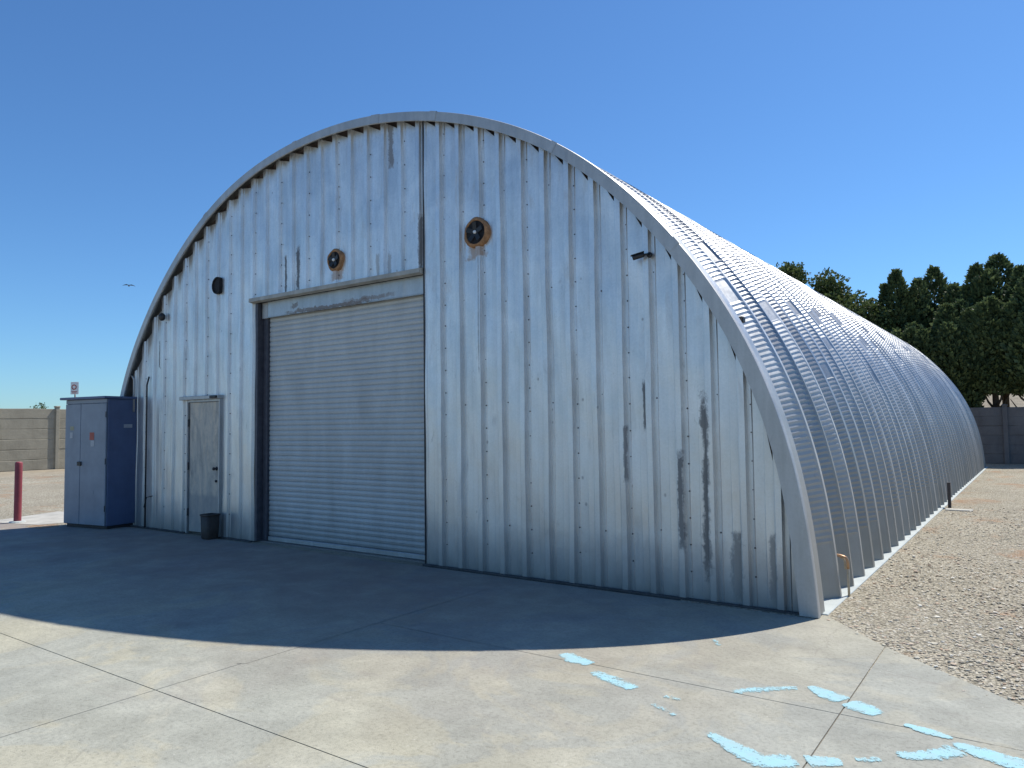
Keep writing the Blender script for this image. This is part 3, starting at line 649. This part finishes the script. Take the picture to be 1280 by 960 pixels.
# header plate and lintel flashing
mb = MB(); mb.bbox(-7.78, 0.20, 3.345, OPX1-0.012, 0.232, OPZ-0.01, 0.004); mb.box(-7.79, 0.195, 3.335, OPX1-0.013, 0.24, 3.344); mb.build('header_plate', M['header'], rd)
mb = MB(); mb.bbox(-7.93, 0.21, 3.33, -7.80, 0.24, OPZ-0.01, 0.004); mb.build('header_plate', M['trim'], rd)
V = []
lp = [(0.165, 3.655), (0.045, 3.630), (0.040, 3.575), (0.120, 3.560), (0.205, 3.585)]
mb = MB(); xa, xb = OPX0-0.03, OPX1-0.002
mb.add([(x, y, z) for y, z in lp for x in (xa, xb)], [(2*i, 2*i+1, 2*i+3, 2*i+2) for i in range(4)]+[(0, 2, 4, 6, 8), (1, 9, 7, 5, 3)])
mb.build('lintel_flashing', M['lintel'], rd)
# added black sheet for the shade behind the curtain edge
mb = MB(); mb.box(OPX0-0.05, YD+0.15, 0, OPX1+0.05, YD+0.17, OPZ+0.1); mb.build('backing', M['void'], rd)

# access door
ad = bpy.data.objects.new('access_door', None); COL.objects.link(ad); ad.parent = shed; ad.location = SH
MB().bbox(DX0+0.055, 0.125, 0.03, DX1-0.03, 0.165, DZ-0.03, 0.006).build('door_leaf', M['door'], ad)
mb = MB(); mb.box(DX0-0.005, 0.10, 0, DX0+0.028, 0.22, DZ+0.01); mb.box(DX1-0.022, 0.10, 0, DX1+0.006, 0.22, DZ+0.01); mb.box(DX0+0.03, 0.102, DZ-0.025, DX1-0.023, 0.22, DZ+0.008)
mb.build('door_frame', M['trim'], ad)
MB().box(DX0-.02, 0.23, 0, DX1+.02, 0.25, DZ).build('backing', M['void'], ad)
MB().bbox(DX0-0.16, 0.055, DZ+0.012, DX1+0.02, 0.19, DZ+0.07, 0.006).build('drip_hood', M['trim'], ad)
for z in (1.78, 1.08, 0.34): MB().tube([(DX0+0.041, 0.108, z-0.06), (DX0+0.041, 0.108, z+0.06)], 0.013, 8).build('hinge', M['darksteel'], ad)
mb = MB(); mb.lathe([(0.0, -0.062), (0.022, -0.06), (0.027, -0.045), (0.02, -0.03), (0.01, -0.022), (0.01, 0.0), (0.032, 0.0), (0.032, 0.006)], (DX1-0.10, 0.12, 1.055), 'Y', 16); mb.build('door_knob', M['darksteel'], ad, True)
mb = MB(); mb.lathe([(0.0, -0.02), (0.018, -0.018), (0.022, 0.0)], (DX1-0.10, 0.12, 0.86), 'Y', 12); mb.build('dead_bolt', M['darksteel'], ad, True)
MB().bbox(DX1-0.16, 0.02, DZ+0.02, DX1+0.005, 0.054, DZ+0.06, 0.005).build('door_closer', M['black'], ad)

# ventilation openings with small fans
def vent(x, z, ro, ri, y0, label):
    e = bpy.data.objects.new('exhaust_vent', None); COL.objects.link(e); e.parent = shed; e.location = (x+6, y0, z); e['label'] = label
    mb = MB(); n = 40; prof = []
    for i, (r, h) in enumerate([(ri, 0.045), (ri, -0.012), (ri+0.008, -0.020), (ro*0.86, -0.016), (ro*0.97, -0.004), (ro, 0.012), (ro*1.01, 0.07)]): prof.append((r, h))
    mb.lathe(prof, (0, 0, 0), 'Y', n); b = mb.v
    mb.v = [(a*(1+0.05*math.sin(math.atan2(c, a)*3+x)+rng.normal(0, .012)), y, c*(1+0.05*math.sin(math.atan2(c, a)*5))) if math.hypot(a, c) > ri*1.1 else (a, y, c) for a, y, c in b]
    mb.build('rusty_collar', M['rust'], e, True)
    mb = MB(); mb.lathe([(0.0001, -0.003), (ri, -0.003)], (0, 0, 0), 'Y', 24); mb.build('duct_back', M['void'], e)  # black disc stands in for the shade inside the duct
    for k in range(5):
        t = k*2*math.pi/5; Mx = Matrix.Rotation(t, 4, 'Y') @ Matrix.Rotation(R(12), 4, 'X')
        mb = MB(); mb.bbox(-0.028, -0.002, 0.015, 0.028, 0.002, ri*0.90, 0.003, Matrix.Translation((0, -0.012, 0)) @ Mx); mb.build('fan_blade', M['black'], e)
    mb = MB(); mb.lathe([(0.0001, -0.038), (0.015, -0.036), (0.022, -0.022), (0.022, -0.005)], (0, 0, 0), 'Y', 16); mb.build('fan_hub', M['white'], e, True)
vent(-6.19, 3.97, 0.155, 0.115, 0.113, 'smaller round fan opening in a rusty collar above the roller door')
vent(-3.70, 3.94, 0.180, 0.138, 0.083, 'larger round fan opening in a rusty collar right of the wall seam')
mb = MB(); n = 24; r = 0.13
out = [(max(-r, min(0.075, r*math.cos(t*2*math.pi/n))), r*math.sin(t*2*math.pi/n)*1.05) for t in range(n)]
mb.add([(-8.94+a, 0.088, 3.95+c) for a, c in out]+[(-8.94+a, 0.17, 3.95+c) for a, c in out]+[(-8.94+a*.86, 0.086, 3.95+c*.86) for a, c in out]+[(-8.94+a*.8, 0.108, 3.95+c*.8) for a, c in out],
       [(i, (i+1) % n, n+(i+1) % n, n+i) for i in range(n)]+[(i, (i+1) % n, 2*n+(i+1) % n, 2*n+i) for i in range(n)]+[(2*n+i, 2*n+(i+1) % n, 3*n+(i+1) % n, 3*n+i) for i in range(n)]+[tuple(3*n+i for i in range(n))])
part(mb.build('wall_hole', M['void'], shed, label='dark D-shaped hole cut through the wall left of the roller door'))  # black faces stand in for the shade inside the hole
# thin conduits at the left
mb = MB(); mb.tube([(-10.98, 0.085, 0.0), (-10.98, 0.085, 2.45), (-10.98, 0.12, 2.6)], 0.014, 8); part(mb.build('conduit', M['darksteel'], shed, True))
mb = MB(); mb.tube([(-11.42, 0.09, 2.0), (-11.42, 0.09, 2.56), (-11.44, 0.08, 2.61), (-11.49, 0.07, 2.64), (-11.53, 0.06, 2.63)], 0.018, 8); part(mb.build('conduit', M['trim'], shed, True))
mb = MB(); mb.tube([(-10.78, 0.10, 0.55), (-10.95, 0.09, 0.52), (-10.98, 0.06, 0.35)], 0.008, 6); part(mb.build('conduit', M['darksteel'], shed, True))
# footing
mb = MB(); mb.bbox(-0.30, 0.155, -0.05, 0.045, 24.3, 0.010, 0.006); mb.bbox(-12.6, 0.16, -0.05, -11.9, 24.3, 0.010, 0.006); part(mb.build('footing', M['footing'], shed))
mb = MB(); mb.box(-12.0, 0.20, -0.02, -0.31, 24.1, 0.002); part(mb.build('floor_slab', M['concrete'], shed))
for xa, xb, ya in ((-12.05, DX0-0.02, 0.075), (DX1+0.02, OPX0-.01, 0.075), (XS, -0.06, 0.045)):
    part(MB().bbox(xa, ya, -0.02, xb, ya+0.05, 0.012, 0.004).build('base_angle', M['grime'], shed))

# ------------------------------------------------------------------ things on and by the shed
c = empty('security_camera', (-1.50, 0.088, 3.35), 'small black bullet camera on the front wall high at the right, under the arched edge', 'camera'); c.scale = (0.66, 0.66, 0.66)
MB().lathe([(0.0001, -0.02), (0.04, -0.02), (0.045, 0.0)], (0, 0, 0), 'Y', 16).build('mount_plate', M['black'], c, True)
MB().tube([(0, -0.01, 0), (-0.02, -0.07, 0.0), (-0.07, -0.10, -0.005)], 0.016, 8).build('bracket', M['black'], c, True)
d = Vector((-0.88, -0.42, -0.26)).normalized(); a = Vector((-0.05, -0.085, 0.0))
MB().tube([a, a+d*0.02, a+d*0.17, a+d*0.18], [0.03, 0.038, 0.038, 0.034], 14).build('camera_body', M['black'], c, True)
mb = MB(); q = d.to_track_quat('X', 'Z').to_matrix().to_4x4(); mb.bbox(-0.01, -0.042, 0.034, 0.20, 0.042, 0.045, 0.004, Matrix.Translation(a) @ q); mb.build('sun_shield', M['black'], c)
MB().lathe([(0.0001, 0.0), (0.026, 0.0)], (0, 0, 0), 'Y', 12).build('lens', M['void'], c).matrix_local = Matrix.Translation(a+d*0.182) @ d.to_track_quat('-Y', 'Z').to_matrix().to_4x4()

c = empty('wall_lamp', (-10.53, 0.11, 3.60), 'small dark round lamp on the front wall high at the left', 'lamp')
MB().lathe([(0.05, 0.01), (0.065, -0.01), (0.068, -0.03), (0.055, -0.055), (0.03, -0.068), (0.0001, -0.072)], (0, 0, 0), 'Y', 18).build('lamp_housing', M['black'], c, True)
MB().lathe([(0.0001, 0.0), (0.05, 0.0), (0.05, 0.012)], (0, -0.012, 0), 'Y', 18).build('mount_plate', M['trim'], c)

# dark clip on the roof edge
c = MB().bbox(-0.655, 0.36, 2.66, -0.60, 0.44, 2.72, 0.01, None).build('roof_clip', M['black']); tag(c, 'tiny black box fixed on the crimped roof sheet near the front edge', 'junction box')
P_, N_ = frame(np.linspace(0, ALEN, 400)); i = int(np.argmin(np.hypot(P_[:, 0]+0.64, P_[:, 1]-2.70))); c.location = (P_[i, 0]+N_[i, 0]*-0.03+0.63, 0.0, P_[i, 1]-2.69)

# electrical cabinet
ang = math.atan2(0.17, 1.15)
c = empty('metal_cabinet', (-12.49, -0.575, 0.0), 'tall grey-blue metal cabinet with darker blue side standing at the left of the shed front', 'cabinet', rz=ang)
CW, CDp, CH = 1.15, 0.60, 2.22
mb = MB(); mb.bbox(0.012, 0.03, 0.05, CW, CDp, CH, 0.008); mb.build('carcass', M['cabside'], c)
MB().bbox(0.03, 0.05, 0.0, CW-0.02, CDp-0.03, 0.048, 0.004).build('plinth', M['darksteel'], c)
def leaf(x0, x1):
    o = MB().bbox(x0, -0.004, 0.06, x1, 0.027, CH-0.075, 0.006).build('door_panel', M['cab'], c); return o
l1 = leaf(0.02, 0.445); l2 = leaf(0.455, CW-0.012)
mb = MB(); mb.bbox(0.02, 0.002, CH-0.07, CW-0.01, 0.028, CH-0.003, 0.004); mb.build('top_rail', M['cab'], c)
mb = MB(); mb.bbox(-0.075, -0.06, CH+0.002, CW+0.03, CDp+0.02, CH+0.045, 0.008); mb.build('cabinet_roof', M['cabside'], c)
mb = MB(); mb.bbox(0.40, -0.03, 1.07, 0.50, -0.006, 1.14, 0.005); mb.build('handle', M['black'], c)
def sticker(x, z, w_, h_, mat, par, y=-0.0065): MB().box(x-w_/2, y-0.001, z-h_/2, x+w_/2, y+0.0005, z+h_/2).build('sticker', mat, par)
M['cream'] = simple('faded_sticker', (0.42, 0.43, 0.45), 0.6, 0, 0.2); M['olive'] = simple('faded_yellow_sticker', (0.35, 0.33, 0.22), 0.6, 0, 0.2)
sticker(0.215, 1.72, 0.10, 0.07, M['olive'], l1); sticker(0.20, 1.60, 0.08, 0.10, M['cream'], l1)
sticker(0.77, 1.58, 0.12, 0.13, M['redlabel'], l2); sticker(0.79, 1.455, 0.10, 0.10, M['cream'], l2)
sticker(0.79, 0.62, 0.10, 0.06, M['cab'], l2)
mb = MB(); mb.box(CW+0.001, 0.32, 1.72, CW+0.003, 0.48, 1.78); mb.build('sticker', M['cream'], c)
for z in (0.35, 1.15, 1.95): MB().tube([(CW-0.008, -0.008, z-0.05), (CW-0.008, -0.008, z+0.05)], 0.008, 8).build('hinge', M['darksteel'], c)

# brown tub by the access door
c = empty('waste_tub', (-8.82, -0.06, 0.0), 'small dark brown open tub standing in front of the access door', 'tub'); c.scale = (0.78, 0.78, 1)
mb = MB(); pr = [(0.0001, 0.0), (0.115, 0.0), (0.125, 0.015), (0.142, 0.365), (0.136, 0.365), (0.118, 0.03), (0.0001, 0.03)]
def sq(mb): mb.v = [(x*(1 if max(abs(x), abs(y)) < 1e-3 else (math.hypot(x, y)/max(abs(x), abs(y)))**0.7)*1.0, y*(1 if max(abs(x), abs(y)) < 1e-3 else (math.hypot(x, y)/max(abs(x), abs(y)))**0.7), z) for x, y, z in mb.v]
mb.lathe(pr, (0, 0, 0), 'Z', 32); sq(mb); mb.build('tub_body', M['brown'], c, True)
mb = MB(); mb.lathe([(0.144, 0.352), (0.153, 0.355), (0.153, 0.375), (0.138, 0.378), (0.136, 0.366)], (0, 0, 0), 'Z', 32); sq(mb); mb.build('rim', M['brown'], c, True)

# bollard
c = empty('bollard', (-13.88, -0.76, 0.0), 'faded maroon steel bollard on the gravel left of the cabinet', 'bollard', rz=0.2)
mb = MB(); mb.lathe([(0.062, -0.02), (0.062, 1.085), (0.057, 1.105), (0.04, 1.118), (0.0001, 1.122)], (0, 0, 0), 'Z', 24); mb.build('post', M['maroon'], c, True)
mb = MB(); mb.lathe([(0.14, 0.0), (0.13, 0.022), (0.066, 0.03)], (0, 0, 0), 'Z', 16); mb.build('concrete_collar', M['footing'], c)

# bent pipe by the front right corner
c = empty('bent_pipe', (0.05, 1.00, 0.0), 'thin bent pipe rising from the gravel and turning into the corrugated side', 'pipe')
def bend(z, r0, x0):
    return [(x0, 0, -0.03), (x0, 0, z-r0*1.0), (x0-0.006, 0, z-r0*0.6), (x0-r0*0.3, 0, z-r0*0.25), (x0-r0*0.8, 0, z-0.004), (x0-r0*1.4, 0, z+0.004), (-0.19, 0.01, z+0.012)]
MB().tube(bend(0.375, 0.05, 0.0)[:2], 0.0115, 10).build('riser', M['pvc'], c, True)
MB().tube([(0, 0, 0.26)]+bend(0.375, 0.05, 0.0)[1:], 0.0135, 10).build('elbow', M['copper'], c, True)
MB().tube([(-0.03, 0.03, 0.25), (-0.028, 0.02, 0.31), (-0.035, 0.01, 0.345), (-0.07, 0.01, 0.36)], 0.009, 8).build('riser', M['pvc'], c, True)

# short dark post and little pad half way along the side
c = empty('marker_post', (0.125, 9.79, 0.0), 'short dark steel post standing beside the long side of the shed', 'post')
MB().bbox(-0.028, -0.028, -0.02, 0.028, 0.028, 0.455, 0.006).build('upright', M['darksteel'], c); MB().bbox(-0.034, -0.034, 0.455, 0.034, 0.034, 0.47, 0.004).build('cap', M['darksteel'], c)
c = MB().bbox(-0.22, -0.12, -0.03, 0.22, 0.12, 0.012, 0.006).build('small_slab', M['pad']); c.location = (0.31, 9.36, 0); c.rotation_euler = (0, 0, 0.05)
tag(c, 'small pale concrete slab set in the gravel beside the short dark post', 'slab')

# ------------------------------------------------------------------ boundary walls
def precast_wall(name, label, P0, dirv, nb, bay, rows, rh, mat, posth, thick=0.05, outward=(1, 0), sag=0.0):
    ang = math.atan2(dirv[1], dirv[0]); c = empty(name, (*P0, 0), label, 'wall', rz=ang)
    side = 1 if (Vector((dirv[0], dirv[1])).orthogonal().dot(Vector(outward)) > 0) else -1
    for b in range(nb):
        mb = MB()
        for r_ in range(rows):
            z0 = r_*rh+0.004; z1 = (r_+1)*rh-0.006; x0 = b*bay+0.06; x1 = (b+1)*bay-0.06; dy = rng.uniform(-.006, .006); ns = 10; V = []
            for i in range(ns+1):
                x = x0+(x1-x0)*i/ns; wv = 0.008*math.sin(x*2.1+r_*1.7)+rng.normal(0, 0.002)
                V += [(x, -thick/2+dy, z0+wv*(r_ > 0)), (x, -thick/2+dy-0.008, z0+0.02+wv), (x, -thick/2+dy-0.008, z1-0.02+wv*.8), (x, -thick/2+dy, z1+wv*.8), (x, thick/2, z1+wv*.8), (x, thick/2, z0)]
            mb.add(V, [(i*6+k, i*6+(k+1) % 6, (i+1)*6+(k+1) % 6, (i+1)*6+k) for i in range(ns) for k in range(6)])
        mb.box(b*bay+0.06, -0.012, 0.0, (b+1)*bay-0.06, 0.012, rows*rh-0.03); mb.build('wall_panel', mat, c)
    for b in range(nb+1):
        mb = MB(); mb.bbox(b*bay-0.08, -0.12, 0, b*bay+0.08, 0.08, posth, 0.012); p = mb.build('wall_post', mat, c)
        MB().bbox(b*bay-0.10, -0.14, posth+0.001, b*bay+0.10, 0.10, posth+0.07, 0.02).build('post_cap', mat, p)
    return c
# left wall runs along y at x=-33.3, face towards +x  (local -y faces +x when direction is +y -> rotate)
precast_wall('precast_wall', 'tan precast concrete panel wall with a capped post, far left behind the bollard', (-34.55, -0.99), (0, 1), 10, 2.4, 6, 0.450, M['wall_left'], 2.76)
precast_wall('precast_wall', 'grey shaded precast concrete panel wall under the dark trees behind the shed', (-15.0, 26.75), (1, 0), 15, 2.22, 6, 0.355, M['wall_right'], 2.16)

# sign on pole behind the cabinet
c = empty('pole_sign', (-14.78, 0.60, 0), 'small white and red sign on a thin pole behind the cabinet', 'sign', rz=0.6)
MB().tube([(0, 0, 0), (0, 0, 2.60)], 0.014, 8).build('pole', M['darksteel'], c, True)
MB().bbox(-0.085, -0.024, 2.44, 0.085, -0.016, 2.70, 0.003).build('sign_plate', M['white'], c)
mb = MB(); mb.lathe([(0.034, -0.0255), (0.056, -0.0255)], (-0.01, 0, 2.59), 'Y', 20); mb.build('red_ring', M['redlabel'], c)
mb = MB(); mb.box(-0.06, -0.0265, 2.485, 0.055, -0.0250, 2.502); mb.box(-0.05, -0.0265, 2.46, 0.045, -0.0250, 2.472); mb.build('sign_text', M['redlabel'], c)

# bird
c = empty('flying_bird', (-31.1, 10.0, 8.11), 'small dark bird gliding in the sky left of the shed', 'bird', rz=1.1); c.scale = (0.55, 0.7, 0.8)
mb = MB(); mb.tube([(0, -0.20, 0), (0, -0.14, 0.01), (0, -0.02, 0.0), (0, 0.12, 0), (0, 0.24, 0.0)], [0.008, 0.03, 0.045, 0.03, 0.01], 10)
for sx in (-1, 1):
    pts = [(sx*0.02, -0.07, 0.02), (sx*0.16, -0.11, 0.06), (sx*0.34, -0.04, 0.03), (sx*0.46, 0.06, 0.0), (sx*0.30, 0.05, 0.025), (sx*0.14, 0.06, 0.045), (sx*0.02, 0.07, 0.01)]
    k = len(pts); mb.add(pts+[(x, y, z-0.012) for x, y, z in pts], [tuple(range(k)), tuple(range(2*k-1, k-1, -1))]+[(i, (i+1) % k, k+(i+1) % k, k+i) for i in range(k)])
mb.add([(-0.02, 0.18, 0.004), (0.02, 0.18, 0.004), (0.06, 0.32, 0), (-0.06, 0.32, 0), (-0.02, 0.18, -0.006), (0.02, 0.18, -0.006), (0.06, 0.32, -0.006), (-0.06, 0.32, -0.006)], [(0, 1, 2, 3), (7, 6, 5, 4), (0, 4, 5, 1), (1, 5, 6, 2), (2, 6, 7, 3), (3, 7, 4, 0)])
mb.build('bird_body', M['black'], c)

# ------------------------------------------------------------------ trees
def leaf_cards(C, Dn, size, elong=1.6):
    n = len(C); up = np.array([0, 0, 1.0])
    Dn = Dn/np.linalg.norm(Dn, axis=1)[:, None]; r = rng.normal(size=(n, 3)); S = np.cross(Dn, r); S /= np.linalg.norm(S, axis=1)[:, None]
    L = Dn*(size*elong)[:, None]; W_ = S*size[:, None]*0.5
    V = np.stack([C-W_*0.35, C+L*0.45-W_, C+L, C+L*0.45+W_], 1).reshape(-1, 3)
    Fq = (np.arange(n)[:, None]*4+np.arange(4)[None])
    return V, Fq
def conifer_crown(H, Rr, lobes, n, z_base):
    """a cluster of upright pointed lobes; each is filled with ascending sprays"""
    Cs = []; Ds = []; Ss = []
    L = [(0, 0, z_base, H, Rr*0.66)]
    for k in range(lobes):
        a = rng.uniform(0, 2*math.pi); d = Rr*rng.uniform(0.4, 0.75); h = H*(1-rng.uniform(0.03, 0.36)*(0.5+d/Rr*0.6)); L.append((d*math.cos(a), d*math.sin(a), z_base+rng.uniform(0, .8), h, Rr*rng.uniform(0.32, 0.52)))
    tot = sum(l[4]*(l[3]-l[2]) for l in L)
    for (cx, cy, zb, zt, rr) in L:
        m = int(n*rr*(zt-zb)/tot); t = rng.random(m)**0.85; a = rng.uniform(0, 2*math.pi, m)
        pr = np.minimum(1, (1-t)*2.0)**0.62*(0.78+0.22*np.minimum(1, t*6))
        nz = 1+0.20*np.sin(a*3+t*9+cx*5)+0.14*np.sin(a*7+t*23+cy*3)+0.10*np.sin(t*40+a*2)
        rad = rr*pr*nz*(1-0.45*rng.random(m)**2.5)
        C = np.stack([cx+rad*np.cos(a), cy+rad*np.sin(a), zb+(zt-zb)*t+rng.normal(0, .04, m)], 1)
        D = np.stack([np.cos(a)*0.7, np.sin(a)*0.7, np.full(m, 0.75)], 1)+rng.normal(0, 0.32, (m, 3))
        Cs.append(C); Ds.append(D); Ss.append(rng.uniform(0.07, 0.15, m))
    return leaf_cards(np.concatenate(Cs), np.concatenate(Ds), np.concatenate(Ss), 1.7)
def broad_crown(H, Rr, n, z_base, clumps):
    Cs = []; Ds = []; Ss = []
    for k in range(clumps):
        a = rng.uniform(0, 2*math.pi); t = rng.random(); d = Rr*math.sqrt(rng.random())*math.sin(math.pi*min(1, 0.25+t*0.72)); z = z_base+(H-z_base)*t
        rr = Rr*rng.uniform(0.2, 0.34); m = n//clumps; q = rng.normal(size=(m, 3)); q /= np.linalg.norm(q, axis=1)[:, None]; rad = rr*(1-0.5*rng.random(m)**2)*(1+0.25*np.sin(q[:, 0]*7+k)+0.2*np.sin(q[:, 2]*9))
        C = np.array([d*math.cos(a), d*math.sin(a), z-rr*0.4])+q*rad[:, None]*np.array([1, 1, 0.75])
        Cs.append(C); Ds.append(q+rng.normal(0, 0.7, (m, 3))); Ss.append(rng.uniform(0.07, 0.14, m))
    return leaf_cards(np.concatenate(Cs), np.concatenate(Ds), np.concatenate(Ss), 1.2)
def tree(name, loc, H, Rr, kind, label, cat='tree', zb=1.0, n=15000):
    c = empty(name, (*loc, 0), label, cat, 'dark trees behind the rear wall')
    mb = MB(); mb.tube([(0, 0, -0.1), (0.03, 0.02, H*0.3), (-0.02, 0.03, H*0.6), (0, 0, H*0.9)], [0.17, 0.13, 0.08, 0.02], 10)
    for k in range(9):
        a = rng.uniform(0, 6.28); z0 = H*rng.uniform(0.2, 0.6); r_ = Rr*0.6; mb.tube([(0, 0, z0), (r_*.5*math.cos(a), r_*.5*math.sin(a), z0+0.35), (r_*math.cos(a), r_*math.sin(a), z0+1.0)], [0.06, 0.04, 0.012], 6)
    mb.build('trunk', M['bark'], c, True)
    V, Fq = conifer_crown(H, Rr, 9, n, zb) if kind == 'c' else broad_crown(H, Rr, n, zb, 46)
    npmesh('crown', V, Fq, M['conifer' if kind == 'c' else 'broad'], c)
    return c
TREES = [((-3.28, 29.3), 8.15, 1.0, 'c', 'slim dark conifer, leftmost conifer where the round-leafed trees meet them', 1),
         ((-1.95, 30.5), 8.3, 1.5, 'c', 'twin-topped dark conifer just right of the leftmost slim one, behind the lower ones', 2),
         ((-0.75, 29.6), 7.1, 1.3, 'c', 'mid-height conifer filling the dip between the twin-topped tree and the tallest', 2),
         ((0.45, 30.4), 8.5, 1.75, 'c', 'tallest broad conifer with the highest top, near the right edge', 3),
         ((1.45, 28.2), 7.1, 1.3, 'c', 'rounded conifer in front of the tallest one, cut by the right edge of the picture', 1),
         ((-1.35, 28.3), 6.3, 1.2, 'c', 'low front conifer of lighter green, below the twin-topped tree', 2),
         ((0.2, 28.2), 6.4, 1.2, 'c', 'low front conifer below the tallest one, above the strip of sand', 2),
         ((-2.6, 28.2), 5.6, 1.25, 'c', 'short conifer in shade just above the end of the shed roof', 2),
         ((2.6, 29.5), 8.0, 1.5, 'c', 'conifer at the very edge, behind the rounded one at the right', 2)]
for loc, H, Rr, kd, lb, nl in TREES: tree('conifer_tree', loc, H, Rr, kd, lb, zb=2.6 if loc[0] > -0.9 else 1.95, n=24000)
tree('broadleaf_tree', (-4.5, 29.3), 7.6, 2.1, 'b', 'low round-leafed olive-green tree next to the slim conifer', n=30000)
tree('broadleaf_tree', (-6.2, 29.6), 8.45, 2.0, 'b', 'round-leafed tree with a knob of leaves on top, just behind the roof line', n=28000)
tree('broadleaf_tree', (-8.1, 30.2), 9.25, 1.9, 'b', 'round-leafed tree barely peeping over the roof, furthest left of the trees', n=22000)
# a far bush showing over the left wall
c = empty('far_bush', (-70, 22.1, 0), 'low dark bush far away, its top just showing over the left wall', 'bush')
V, Fq = broad_crown(4.15, 2.2, 3000, 0.2, 14); npmesh('foliage', V*np.array([1.0, 1.0, 1.0]), Fq, M['broad'], c)
MB().tube([(0, 0, 0), (0, 0, 2.6)], [0.12, 0.04], 8).build('stem', M['bark'], c, True)

scene.render.engine = 'CYCLES'
